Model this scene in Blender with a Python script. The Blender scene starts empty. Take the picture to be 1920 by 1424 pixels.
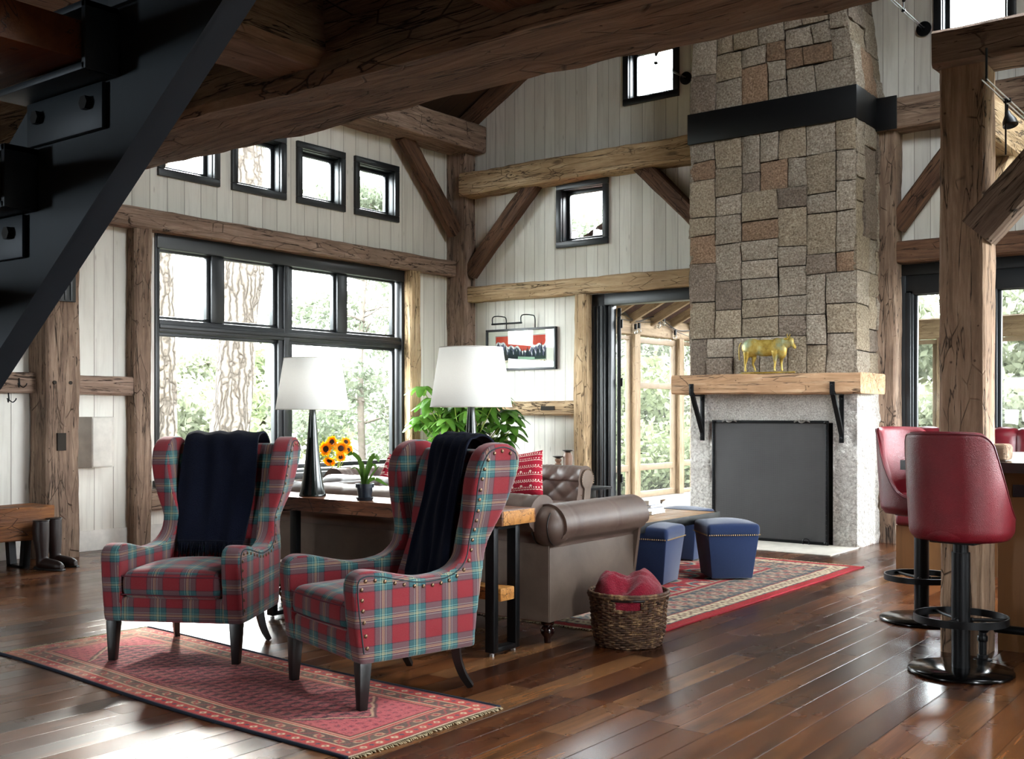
import bpy, bmesh, math, random
import numpy as np
from math import pi, sin, cos, radians
from mathutils import Vector, Matrix, noise as mnoise
SC = bpy.context.scene
COL = SC.collection
random.seed(7)

# ---------------------------------------------------------------- camera
cd = bpy.data.cameras.new('camera')
cam = bpy.data.objects.new('camera', cd)
COL.objects.link(cam)
cam.location = (0, 0, 1.30)
cam.rotation_euler = (radians(90), 0, math.atan2(.606, .795))
cd.sensor_width = 36.0
cd.lens = 2046.0 / 1920.0 * 36.0
cd.shift_y = 60.0 / 1920.0
cd.clip_start = .05
cd.clip_end = 400
SC.camera = cam

# ---------------------------------------------------------------- view and light
SC.view_settings.view_transform = 'Standard'
SC.view_settings.look = 'None'
SC.view_settings.exposure = 1.42
SC.view_settings.gamma = 1.0
SC.view_settings.use_curve_mapping = False
cy = SC.cycles
cy.use_denoising = True
try:
    cy.denoiser = 'OPENIMAGEDENOISE'
    cy.denoising_input_passes = 'RGB_ALBEDO_NORMAL'
except Exception:
    pass
cy.max_bounces = 8
cy.diffuse_bounces = 4
cy.glossy_bounces = 3
cy.transmission_bounces = 4
cy.transparent_max_bounces = 10
cy.sample_clamp_indirect = 6.0
cy.caustics_reflective = False
cy.caustics_refractive = False

W = bpy.data.worlds.new('overcast_sky')
SC.world = W
W.use_nodes = True
bgn = W.node_tree.nodes['Background']
bgn.inputs['Color'].default_value = (.90, .96, 1.0, 1)
bgn.inputs['Strength'].default_value = 17.0

sd = bpy.data.lights.new('sun', 'SUN')
sd.energy = 13.0
sd.angle = radians(7)
sd.color = (1.0, .965, .90)
sun = bpy.data.objects.new('sun', sd)
COL.objects.link(sun)
sun_dir = Vector((.79, -.61, -math.tan(radians(29)))).normalized()
sun.rotation_euler = sun_dir.to_track_quat('-Z', 'Y').to_euler()

YB_ = -3.5
def portal(name, loc, direction, sx, sy):
    l = bpy.data.lights.new(name, 'AREA')
    l.shape = 'RECTANGLE'
    l.size = sx
    l.size_y = sy
    l.cycles.is_portal = True
    o = bpy.data.objects.new(name, l)
    COL.objects.link(o)
    o.location = loc
    o.rotation_euler = Vector(direction).to_track_quat('-Z', 'Z').to_euler()
    return o
portal('window_daylight', (-9.62, 8.2, 1.9), (1, 0, 0), 3.7, 2.6)
portal('gallery_daylight', (1.48, 8.35, 1.75), (-1, 0, 0), 4.8, 2.7)
portal('side_daylight', (1.48, 3.0, 1.75), (-1, 0, 0), .9, 2.4)
portal('added_roof_daylight', (-.6, 7.0, 5.75), (-.4956, 0, -.8686), 2.7, 1.7)  # sampling portal at the added skylight
portal('added_rear_daylight', (-5.5, YB_ - .18, 1.5), (0, 1, 0), 1.0, 1.2)  # sampling portal at the added rear window
portal('left_clerestory_daylight', (-9.62, 8.2, 3.98), (1, 0, 0), 3.6, .72)

# ---------------------------------------------------------------- colour and node helpers
def C(h):
    h = h.lstrip('#')
    v = [int(h[i:i + 2], 16) / 255 for i in (0, 2, 4)]
    return tuple(x / 12.92 if x <= .04045 else ((x + .055) / 1.055) ** 2.4 for x in v)
def C4(h):
    return (*(C(h) if isinstance(h, str) else h[:3]), 1.0)

class G:
    """a small node-graph writer for one material"""
    def __init__(s, name, rough=.6, metal=0.0, spec=.5):
        s.m = bpy.data.materials.new(name)
        s.m.use_nodes = True
        s.t = s.m.node_tree
        s.b = s.t.nodes['Principled BSDF']
        s.o = s.t.nodes['Material Output']
        s.b.inputs['Roughness'].default_value = rough
        s.b.inputs['Metallic'].default_value = metal
        s.b.inputs['Specular IOR Level'].default_value = spec
    def put(s, sock, v):
        if v is None:
            return
        if hasattr(v, 'is_linked') or hasattr(v, 'links'):
            s.t.links.new(v, sock)
        elif isinstance(v, str):
            sock.default_value = C4(v)
        elif isinstance(v, (tuple, list)):
            if sock.type == 'RGBA':
                v = tuple(v[:3]) + (1.0,)
            sock.default_value = v
        else:
            sock.default_value = v
    def n(s, typ, ins=None, **at):
        nd = s.t.nodes.new('ShaderNode' + typ)
        for k, v in at.items():
            setattr(nd, k, v)
        for k, v in (ins or {}).items():
            s.put(nd.inputs[k], v)
        return nd
    def co(s, kind='Object'):
        return s.n('TexCoord').outputs[kind]
    def map(s, v, sc=(1, 1, 1), lo=(0, 0, 0), ro=(0, 0, 0)):
        return s.n('Mapping', {'Vector': v, 'Scale': sc, 'Location': lo, 'Rotation': ro}).outputs[0]
    def ma(s, op, a, b=None, c=None, clamp=False):
        nd = s.n('Math', operation=op, use_clamp=clamp)
        s.put(nd.inputs[0], a)
        s.put(nd.inputs[1], b)
        s.put(nd.inputs[2], c)
        return nd.outputs[0]
    def sep(s, v):
        return s.n('SeparateXYZ', {0: v}).outputs
    def com(s, x, y, z):
        return s.n('CombineXYZ', {0: x, 1: y, 2: z}).outputs[0]
    def noise(s, v, sc=5, det=3, ro=.55, dist=0.0, out=0):
        return s.n('TexNoise', {'Vector': v, 'Scale': sc, 'Detail': det, 'Roughness': ro, 'Distortion': dist}).outputs[out]
    def voro(s, v, sc=5, feature='F1', out='Distance', rnd=1.0):
        return s.n('TexVoronoi', {'Vector': v, 'Scale': sc, 'Randomness': rnd}, feature=feature).outputs[out]
    def ramp(s, f, st, interp='LINEAR'):
        nd = s.n('ValToRGB', {0: f})
        r = nd.color_ramp
        r.interpolation = interp
        while len(r.elements) < len(st):
            r.elements.new(.5)
        while len(r.elements) > len(st):
            r.elements.remove(r.elements[-1])
        for e, (p, c) in zip(r.elements, st):
            e.position = p
            e.color = C4(c) if isinstance(c, str) else ((c, c, c, 1) if isinstance(c, (int, float)) else C4(c))
        return nd.outputs[0]
    def mix(s, f, a, b, mode='MIX'):
        nd = s.n('Mix', data_type='RGBA', blend_type=mode)
        s.put(nd.inputs[0], f)
        s.put(nd.inputs[6], a)
        s.put(nd.inputs[7], b)
        return nd.outputs[2]
    def step(s, v, lo, hi):
        return s.n('MapRange', {'Value': v, 'From Min': lo, 'From Max': hi}).outputs[0]
    def rnd(s):
        return s.n('ObjectInfo').outputs['Random']
    def white(s, v, dim='3D'):
        nd = s.n('TexWhiteNoise', noise_dimensions=dim)
        if dim == '1D':
            s.put(nd.inputs['W'], v)
        else:
            s.put(nd.inputs['Vector'], v)
        return nd.outputs['Value']
    def bump(s, h, st=.4, d=.01, nrm=None):
        nd = s.n('Bump', {'Height': h, 'Strength': st, 'Distance': d})
        if nrm is not None:
            s.put(nd.inputs['Normal'], nrm)
        return nd.outputs[0]
    def done(s, col=None, rough=None, nrm=None, **kw):
        s.put(s.b.inputs['Base Color'], col)
        s.put(s.b.inputs['Roughness'], rough)
        s.put(s.b.inputs['Normal'], nrm)
        for k, v in kw.items():
            s.put(s.b.inputs[k.replace('_', ' ')], v)
        return s.m

def plain(name, col, rough=.5, metal=0.0, spec=.5, bump=0.0, bsc=60, var=.12, **kw):
    g = G(name, rough, metal, spec)
    c = C(col)
    nz = g.noise(g.co(), 9, 4)
    lo = tuple(x * (1 - var) for x in c)
    hi = tuple(min(1, x * (1 + var)) for x in c)
    cc = g.ramp(nz, [(.3, lo), (.7, hi)])
    nn = None
    if bump:
        nn = g.bump(g.noise(g.co(), bsc, 3), bump, .004)
    return g.done(cc, None, nn, **kw)

# ---------------------------------------------------------------- materials
def hewn(name, c1, c2, c3, crack='#1a110b', rough=.78, bump=1.0, fine=1.0):
    """old hewn timber, grain along local X"""
    g = G(name, rough, spec=.3)
    off = g.ma('MULTIPLY', g.rnd(), 37.0)
    v = g.n('VectorMath', {0: g.co(), 1: g.com(off, off, off)}, operation='ADD').outputs[0]
    grain = g.noise(g.map(v, (1.1, 13, 13)), 1.6, 7, .65, .6)
    fib = g.noise(g.map(v, (4, 80, 80)), 1.0, 4, .7)
    big = g.noise(v, 1.5, 4, .6)
    knots = g.voro(g.map(v, (1.0, 3.2, 3.2)), 1.3, 'F1')
    col = g.ramp(grain, [(.28, c1), (.5, c2), (.74, c3)])
    col = g.mix(g.ma('MULTIPLY', g.step(big, .42, .68), .62), col, c1)
    col = g.mix(g.ma('MULTIPLY', g.step(fib, .45, .72), .35 * fine), col, c1)
    cr = g.noise(g.map(v, (.5, 7, 7)), 1.1, 5, .55, 1.1)
    crl = g.ma('ABSOLUTE', g.ma('SUBTRACT', cr, .5))
    crm = g.ma('SUBTRACT', 1.0, g.step(crl, .0018, .011))
    vo = g.voro(g.map(v, (1.7, 5.5, 5.5)), 2.0, 'DISTANCE_TO_EDGE')
    msk = g.step(g.noise(v, 3.1, 2), .50, .60)
    nick = g.ma('MULTIPLY', g.ma('SUBTRACT', 1.0, g.step(vo, .004, .022)), msk)
    hole = g.ma('SUBTRACT', 1.0, g.step(g.voro(v, 11, 'F1'), .05, .085))
    kn = g.ma('SUBTRACT', 1.0, g.step(knots, .05, .12))
    dark = g.ma('MAXIMUM', g.ma('MAXIMUM', crm, g.ma('MULTIPLY', nick, .8)), g.ma('MULTIPLY', g.ma('MAXIMUM', hole, kn), .7))
    col = g.mix(g.ma('MULTIPLY', dark, .88), col, crack)
    h = g.ma('ADD', g.ma('MULTIPLY', grain, .55), g.ma('MULTIPLY', fib, .16))
    h = g.ma('ADD', h, g.ma('MULTIPLY', g.voro(g.map(v, (1.2, 3.0, 3.0)), 2.6, 'F1'), .5))
    h = g.ma('SUBTRACT', h, g.ma('MULTIPLY', dark, .8))
    return g.done(col, None, g.bump(h, .75 * bump, .035))

M = {}
M['timber'] = hewn('aged_timber', '#6a5648', '#947c6c', '#b8a08e')
M['timber_tan'] = hewn('tan_timber', '#967a5a', '#bca07c', '#d6c09e', '#33241a')
M['timber_red'] = hewn('russet_timber', '#463226', '#684a38', '#86654c')
M['timber_post'] = hewn('weathered_post_timber', '#6a5442', '#9c7f66', '#c4a88e')
M['timber_grey'] = hewn('grey_brown_timber', '#5c4a3e', '#8a7260', '#ae9884')
M['mantel'] = hewn('mantel_timber', '#a07c5c', '#c49c78', '#dcc0a0', '#3a281c', bump=.8)
M['slab'] = hewn('table_slab_timber', '#4e3020', '#7a4e36', '#9c7050', rough=.34, bump=.25)
M['shelf_wood'] = hewn('golden_timber', '#8c5a2e', '#b9803f', '#d09a58', rough=.5, bump=.3)
M['bench'] = hewn('bench_timber', '#4e2f1c', '#84522e', '#a8713f', rough=.55, bump=.7)
M['table_top'] = hewn('coffee_table_timber', '#6b4c32', '#a07c58', '#c4a680', rough=.4, bump=.25)
M['porch_wood'] = hewn('porch_timber', '#6c5a46', '#8a765e', '#a08c72', '#5a4634', bump=.3)
M['porch_roof'] = hewn('porch_roof_boards', '#2c1710', '#43261a', '#573424', bump=.3)
M['tread'] = hewn('stair_tread_wood', '#4a2612', '#6a3a1c', '#7c4a28', rough=.5, bump=.2)

def boards(name, axis, wd, cols, line, streak, rough=.62, sheen=0):
    """vertical boards: `axis` is the local axis across them"""
    g = G(name, rough, spec=.35)
    v = g.co()
    x, y, z = g.sep(v)
    a = x if axis == 'x' else y
    ii = g.ma('DIVIDE', a, wd)
    idx = g.ma('FLOOR', ii)
    fr = g.ma('FRACT', ii)
    r = g.white(idx, '1D')
    base = g.ramp(r, [(0, cols[0]), (.5, cols[1]), (1, cols[2])])
    sv = g.com(g.ma('ADD', g.ma('MULTIPLY', a, 16), g.ma('MULTIPLY', r, 91)), g.ma('MULTIPLY', idx, 3.7), g.ma('MULTIPLY', z, .9))
    st = g.noise(sv, 1.0, 6, .62, .4)
    base = g.mix(g.ma('MULTIPLY', g.step(st, .50, .80), .5), base, streak)
    st2 = g.noise(g.com(g.ma('MULTIPLY', a, 3), r, g.ma('MULTIPLY', z, 1.0)), 1.4, 4, .6)
    base = g.mix(g.ma('MULTIPLY', g.step(st2, .50, .75), .35), base, cols[3])
    kn = g.ma('SUBTRACT', 1.0, g.step(g.voro(g.com(g.ma('MULTIPLY', a, 9), idx, g.ma('MULTIPLY', z, 2.4)), 1.0), .04, .10))
    base = g.mix(g.ma('MULTIPLY', kn, .5), base, streak)
    edge = g.ma('MINIMUM', fr, g.ma('SUBTRACT', 1.0, fr))
    ln = g.ma('SUBTRACT', 1.0, g.step(edge, .010, .03))
    base = g.mix(g.ma('MULTIPLY', ln, .75), base, line)
    h = g.ma('ADD', g.ma('MULTIPLY', ln, -1.0), g.ma('MULTIPLY', st, .15))
    return g.done(base, None, g.bump(h, .5, .006))
wcols = ('#d6d2c8', '#dfdcd2', '#e8e5dc', '#bdb6a8')
M['wall_y'] = boards('whitewashed_boards', 'y', .20, wcols, '#8b8478', '#9d948a')
M['wall_x'] = boards('whitewashed_boards_gable', 'x', .155, wcols, '#8b8478', '#9d948a')
M['roof'] = boards('roof_boards', 'y', .2, ('#3a2519', '#46301f', '#2f1f16', '#2a1c14'), '#120b07', '#20140d', .75)
M['bar_panel'] = boards('bar_panel_boards', 'x', .23, ('#5a3c22', '#6d4a2c', '#7c5836', '#4a3120'), '#1c120a', '#3a2616', .5)

def floor_mat():
    g = G('wide_plank_floor', .3, spec=.5)
    x, y, z = g.sep(g.co())
    ii = g.ma('DIVIDE', x, .142)
    row = g.ma('FLOOR', ii)
    fx = g.ma('FRACT', ii)
    jj = g.ma('ADD', g.ma('DIVIDE', y, 1.75), g.ma('MULTIPLY', g.white(row, '1D'), 7.3))
    pl = g.ma('FLOOR', jj)
    fy = g.ma('FRACT', jj)
    r = g.white(g.com(row, pl, 0))
    r2 = g.white(g.com(row, pl, 5))
    base = g.ramp(r, [(0, '#32180d'), (.3, '#4c2610'), (.55, '#5e3216'), (.8, '#704424'), (1, '#825a38')])
    v = g.com(g.ma('ADD', g.ma('MULTIPLY', x, 26), g.ma('MULTIPLY', r, 50)), g.ma('MULTIPLY', y, 1.3), r2)
    gr = g.noise(v, 1.0, 6, .6, .25)
    base = g.mix(g.ma('MULTIPLY', g.step(gr, .42, .66), .6), base, '#241008')
    base = g.mix(g.ma('MULTIPLY', g.step(gr, .52, .36), .22), base, '#8a5e38')
    v2 = g.com(g.ma('MULTIPLY', x, 5), g.ma('MULTIPLY', y, 1.6), r)
    bl = g.noise(v2, 1.6, 4, .6, .2)
    base = g.mix(g.ma('MULTIPLY', g.step(bl, .50, .78), .8), base, '#180a06')
    kn = g.ma('SUBTRACT', 1.0, g.step(g.voro(g.com(g.ma('MULTIPLY', x, 6), g.ma('MULTIPLY', y, 2.2), r2), 1.0), .05, .14))
    base = g.mix(g.ma('MULTIPLY', kn, .7), base, '#120804')
    ex = g.ma('MINIMUM', fx, g.ma('SUBTRACT', 1.0, fx))
    ey = g.ma('MULTIPLY', g.ma('MINIMUM', fy, g.ma('SUBTRACT', 1.0, fy)), 12.3)
    ln = g.ma('SUBTRACT', 1.0, g.step(g.ma('MINIMUM', ex, ey), .006, .026))
    base = g.mix(g.ma('MULTIPLY', ln, .6), base, '#0d0603')
    ro = g.ma('ADD', g.ma('MULTIPLY', g.noise(g.co(), 3, 4), .14), g.ma('MULTIPLY', r2, .08))
    ro = g.ma('ADD', ro, .15)
    tilt = g.ma('MULTIPLY', g.ma('SUBTRACT', fx, .5), g.ma('SUBTRACT', r2, .5))
    h = g.ma('ADD', g.ma('MULTIPLY', ln, -1.0), g.ma('MULTIPLY', gr, .12))
    h = g.ma('ADD', h, g.ma('MULTIPLY', tilt, .35))
    h = g.ma('ADD', h, g.ma('MULTIPLY', g.noise(g.com(g.ma('MULTIPLY', x, 7), g.ma('MULTIPLY', y, 1.0), r), 1.6, 1), .25))
    return g.done(base, ro, g.bump(h, .28, .006))
M['floor'] = floor_mat()

def stone_mat(name, tint, lo, hi, sc=1.0, bump=1.0, attr=True):
    g = G(name, .85, spec=.25)
    v = g.co()
    nz = g.noise(v, 55 * sc, 6, .7)
    nb = g.noise(v, 6, 5, .6)
    base = g.ramp(nz, [(.3, lo), (.52, tint), (.72, hi)])
    if attr:
        a = g.n('Attribute', attribute_name='tone').outputs['Color']
        base = g.mix(1.0, base, a, 'MULTIPLY')
    base = g.mix(g.ma('MULTIPLY', g.step(nb, .5, .75), .35), base, lo)
    h = g.ma('ADD', g.ma('MULTIPLY', g.noise(v, 26 * sc, 7, .65), 1.0), g.ma('MULTIPLY', g.noise(v, 9, 3), .6))
    return g.done(base, None, g.bump(h, 1.0 * bump, .035))
M['stone'] = stone_mat('split_face_stone', '#b0a59a', '#6a6056', '#ded8ce')
M['granite'] = stone_mat('granite', '#cfc8bf', '#8d857c', '#f0ece4', 1.4, 1.0, False)
M['granite_rough'] = stone_mat('rough_granite', '#d4cec6', '#9a928a', '#f4f0ea', .7, 1.6, False)
M['mortar'] = plain('dark_joint_mortar', '#2a241e', .95)  # plain dark mortar, also used for the slots and firebox back
M['hearth'] = plain('pale_hearth_granite', '#c9c2b6', .6, bump=.2)

M['black'] = plain('black_painted_frame', '#15181b', .38, spec=.5)
M['black_metal'] = plain('blackened_steel', '#121315', .42, .6)
M['black_gloss'] = plain('gloss_black_metal', '#0b0b0c', .16, .5, spec=.6)
M['band'] = plain('dark_steel_band', '#0c0d0f', .45, .3)
M['stringer'] = plain('stair_steel', '#2a3640', .5, .3)
M['steel'] = plain('brushed_steel', '#a8a8a6', .3, 1.0)
M['brass'] = plain('aged_brass_nail', '#77604c', .33, .9)
M['white_trim'] = plain('white_painted_trim', '#dedad2', .5)
M['speaker'] = plain('pale_speaker_grille', '#c9c4ba', .6, bump=.15, bsc=300)
M['shade'] = None
M['lamp_body'] = plain('dark_green_lacquer', '#0c1412', .2, .1, spec=.6)
M['leg'] = plain('black_chair_leg', '#0e0d0d', .35)
M['navy_pot'] = plain('dark_glazed_pot', '#14202a', .3)
M['soil'] = plain('potting_soil', '#1f1711', .95)
M['gilt'] = None
M['oak_rope'] = None

def gilt():
    g = G('gilded_copper', .42, .45)
    nz = g.noise(g.co(), 14, 5, .65)
    c = g.ramp(nz, [(.30, '#6e5820'), (.5, '#a88c3c'), (.7, '#c4ac60')])
    z = g.sep(g.n('NewGeometry').outputs['Normal'])[2]
    ver = g.ma('MULTIPLY', g.step(g.noise(g.co(), 5, 4), .5, .64), .75)
    c = g.mix(ver, c, '#8fae9a')
    return g.done(c, None, g.bump(nz, .3, .006))
M['gilt'] = gilt()

def leather(name, col, hi, rough=.38, sc=220, bump=.18):
    g = G(name, rough, spec=.5)
    v = g.co()
    nb = g.noise(v, 3.5, 5, .6, .4)
    c = g.mix(g.step(nb, .35, .7), col, hi)
    cell = g.voro(v, sc, 'DISTANCE_TO_EDGE')
    wr = g.noise(v, 18, 5, .6, .5)
    h = g.ma('ADD', g.ma('MULTIPLY', cell, 1.2), g.ma('MULTIPLY', wr, .35))
    ro = g.ma('ADD', g.ma('MULTIPLY', nb, .2), rough - .08)
    return g.done(c, ro, g.bump(h, bump, .004))
M['sofa'] = leather('taupe_leather', '#4a3a33', '#66544a', .40, 260, .15)
M['sofa_matte'] = leather('taupe_leather_matte', '#54463c', '#6c5c50', .55, 200, .15)  # rougher, slightly paler leather for arm fronts, rails and outer panels
M['red_leather'] = leather('red_leather', '#600c17', '#761120', .36, 170, .35)
M['banquette'] = leather('oxblood_leather', '#560e17', '#68141f', .34, 170, .2)
M['boot'] = leather('dark_boot_leather', '#160a08', '#24100c', .4, 200, .2)

def glass():
    g = G('window_glass')
    tr = g.n('BsdfTransparent', {'Color': (.97, .985, .98, 1)})
    gl = g.n('BsdfGlossy', {'Color': (1, 1, 1, 1), 'Roughness': .02})
    fr = g.n('LayerWeight', {'Blend': .5}).outputs['Facing']
    fr = g.ma('ADD', g.ma('MULTIPLY', g.ma('POWER', fr, 5.0), .5), .03)
    mx = g.n('MixShader', {0: fr, 1: tr.outputs[0], 2: gl.outputs[0]})
    g.t.links.new(mx.outputs[0], g.o.inputs['Surface'])
    return g.m
M['glass'] = glass()

def screen_mat(name, col, al, sc):
    g = G(name, .6)
    x, y, z = g.sep(g.co())
    g.b.inputs['Base Color'].default_value = C4(col)
    g.b.inputs['Alpha'].default_value = al
    return g.m
M['insect_screen'] = screen_mat('insect_screen', '#3a3a38', .16, 1)

def mesh_screen():
    g = G('spark_mesh', .6, .4)
    x, y, z = g.sep(g.co())
    a = g.ma('ABSOLUTE', g.ma('SINE', g.ma('MULTIPLY', x, 420)))
    b = g.ma('ABSOLUTE', g.ma('SINE', g.ma('MULTIPLY', z, 420)))
    m = g.ma('MULTIPLY', a, b)
    c = g.mix(m, '#4c4a4a', '#1c1b1c')
    c = g.mix(g.step(g.noise(g.co(), 2, 4), .3, .7), c, '#454444')
    return g.done(c, None, g.bump(m, .3, .002))
M['mesh'] = mesh_screen()

def plaid():
    g = G('tartan_wool', .9, spec=.15)
    u, v, _ = g.sep(g.co('UV'))
    P, Q = .178, .157
    red, redd, navy, teal, lite, yel = '#7e1623', '#7c1020', '#152433', '#27585d', '#9ec8bc', '#cdbd86'
    st = [(0, red), (.475, navy), (.505, teal), (.640, '#8fb8ac'), (.650, teal), (.703, yel), (.716, teal), (.740, yel),
          (.753, teal), (.800, '#8fb8ac'), (.810, teal), (.965, navy), (.990, red)]
    cu = g.ramp(g.ma('FRACT', g.ma('DIVIDE', u, P)), st, 'CONSTANT')
    cv = g.ramp(g.ma('FRACT', g.ma('ADD', g.ma('DIVIDE', v, Q), .18)), st, 'CONSTANT')
    tw = g.ma('SINE', g.ma('MULTIPLY', g.ma('ADD', u, v), 2400))
    wv = g.ma('ADD', g.ma('MULTIPLY', g.step(tw, -1, 1), .30), .35)
    c = g.mix(wv, cu, cv)
    fz = g.noise(g.co('UV'), 500, 3, .8)
    c = g.mix(g.ma('MULTIPLY', g.step(fz, .52, .78), .33), c, '#d8c6bc')
    return g.done(c, None, g.bump(g.noise(g.co('UV'), 380, 3), .25, .002),
                  Sheen_Weight=.25, Sheen_Roughness=.5)
M['plaid'] = plaid()

def cloth(name, col, hi, sc=300, bump=.4, sheen=.3, stretch=None, rough=.95):
    g = G(name, rough, spec=.1)
    v = g.co()
    vv = g.map(v, stretch) if stretch else v
    nz = g.noise(vv, sc, 3, .7)
    c = g.mix(g.step(nz, .3, .75), col, hi)
    return g.done(c, None, g.bump(nz, bump, .006), Sheen_Weight=sheen)
M['navy_throw'] = cloth('navy_knit', '#050917', '#0f152a', 110, 1.0, .06, (4, 4, .6))
M['blue_wool'] = cloth('blue_wool', '#101d38', '#1f3054', 350, .25, .3)
M['red_fleece'] = cloth('red_fleece', '#720a20', '#9c2038', 120, 1.0, .3)
M['grey_fabric'] = cloth('pale_porch_fabric', '#8a8478', '#aaa498', 200)
M['shade'] = cloth('white_linen_shade', '#dfdcd8', '#efedea', 400, .05, .0)
_g = M['shade'].node_tree.nodes['Principled BSDF']
_g.inputs['Emission Strength'].default_value = 0
def shade_mat():
    g = G('linen_lampshade', .9, spec=.1)
    nz = g.noise(g.map(g.co(), (1, 1, 1)), 300, 2)
    c = g.mix(nz, '#e6e7e5', '#f2f3f1')
    tl = g.n('BsdfTranslucent', {'Color': c})
    g.put(g.b.inputs['Base Color'], c)
    mx = g.n('MixShader', {0: .45, 1: g.b.outputs[0], 2: tl.outputs[0]})
    g.t.links.new(mx.outputs[0], g.o.inputs['Surface'])
    return g.m
M['shade'] = shade_mat()

def leafy(name, c1, c2, rough=.5, tl=.4):
    g = G(name, rough, spec=.35)
    r = g.noise(g.co(), 3.0, 3)
    c = g.ramp(r, [(.3, c1), (.7, c2)])
    g.put(g.b.inputs['Base Color'], c)
    t = g.n('BsdfTranslucent', {'Color': c})
    mx = g.n('MixShader', {0: tl, 1: g.b.outputs[0], 2: t.outputs[0]})
    g.t.links.new(mx.outputs[0], g.o.inputs['Surface'])
    return g.m
M['leaf'] = leafy('glossy_leaf', '#2f5c1c', '#6f9a3c', .35)
M['blade'] = leafy('strap_leaf', '#30521c', '#5d8030', .35)
M['tree_leaf'] = leafy('tree_leaf', '#4e5242', '#727660', .7, .45)
M['needle'] = leafy('needle_foliage', '#484e40', '#6a705e', .8, .4)
M['hedge'] = leafy('bush_leaf', '#50583e', '#747c5c', .7, .45)
M['petal'] = leafy('sunflower_petal', '#e08a00', '#ffb800', .6, .4)
M['disc'] = plain('sunflower_disc', '#2a1408', .9, bump=.8, bsc=300)
M['stem'] = leafy('green_stem', '#7f9a3c', '#a8b860', .5, .3)

def bark():
    g = G('pale_bark', .95, spec=.1)
    v = g.map(g.co(), (1, 1, .16))
    wob = g.n('VectorMath', {0: g.noise(g.co(), 5, 2, out=1), 1: (.10, .10, .10)}, operation='MULTIPLY').outputs[0]
    e = g.voro(g.n('VectorMath', {0: v, 1: wob}, operation='ADD').outputs[0], 10, 'DISTANCE_TO_EDGE')
    nz = g.noise(v, 22, 5)
    c = g.mix(g.step(e, .03, .22), '#26201c', '#6c635c')
    c = g.mix(g.ma('MULTIPLY', nz, .4), c, '#7a726a')
    return g.done(c, None, g.bump(g.step(e, 0, .3), 1.0, .05))
M['bark'] = bark()
M['grass'] = plain('meadow_grass', '#34372a', .9, bump=.6, bsc=8)
M['hill'] = plain('wooded_hillside', '#7b9484', .95, bump=.6, bsc=2)
M['basket'] = None
def wicker():
    g = G('woven_rattan', .6, spec=.3)
    nz = g.noise(g.co(), 25, 5, .7)
    c = g.ramp(nz, [(.3, '#241610'), (.5, '#5a4030'), (.68, '#a88862')])
    return g.done(c, None, g.bump(g.noise(g.co(), 120, 3), .3, .003))
M['wicker'] = wicker()
def attr_mat(name, rough=.9, bump=.5, bs=250, fuzz='#e0cfc0', fa=.25):
    g = G(name, rough, spec=.1)
    a = g.n('Attribute', attribute_name='pattern').outputs['Color']
    nz = g.noise(g.co(), bs, 3, .8)
    c = g.mix(g.ma('MULTIPLY', g.step(nz, .45, .8), fa), a, fuzz)
    return g.done(c, None, g.bump(nz, bump, .004))
M['rug'] = attr_mat('knotted_wool')
M['print'] = attr_mat('screen_print', .5, 0.0, 50, '#ffffff', 0.0)
M['mat_board'] = plain('cream_mat_board', '#e2ded0', .9, var=.03)
M['pillow'] = attr_mat('embroidered_red_cotton', .9, .4, 300, '#ff8080', .08)
M['paper'] = plain('book_paper', '#e4e0d8', .8)
M['cover_grey'] = plain('grey_book_cover', '#8c8c90', .5)
M['cover_blue'] = plain('blue_grey_book_cover', '#707a88', .5)
M['cover_white'] = plain('white_book_cover', '#d4d2cc', .5)
M['tray'] = plain('dark_brown_tray', '#3a2a1c', .35)
M['slate'] = plain('counter_slate', '#2c2926', .15, spec=.6)
M['candle_wood'] = plain('turned_wood', '#6a4a36', .55)
M['bulb'] = None
def bulb():
    g = G('clear_bulb_glass', .05)
    g.put(g.b.inputs['Transmission Weight'], .85)
    g.put(g.b.inputs['Base Color'], (.95, .95, .9))
    return g.m
M['bulb'] = bulb()
M['vase'] = glass()
M['vase'].name = 'clear_vase_glass'
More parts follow.
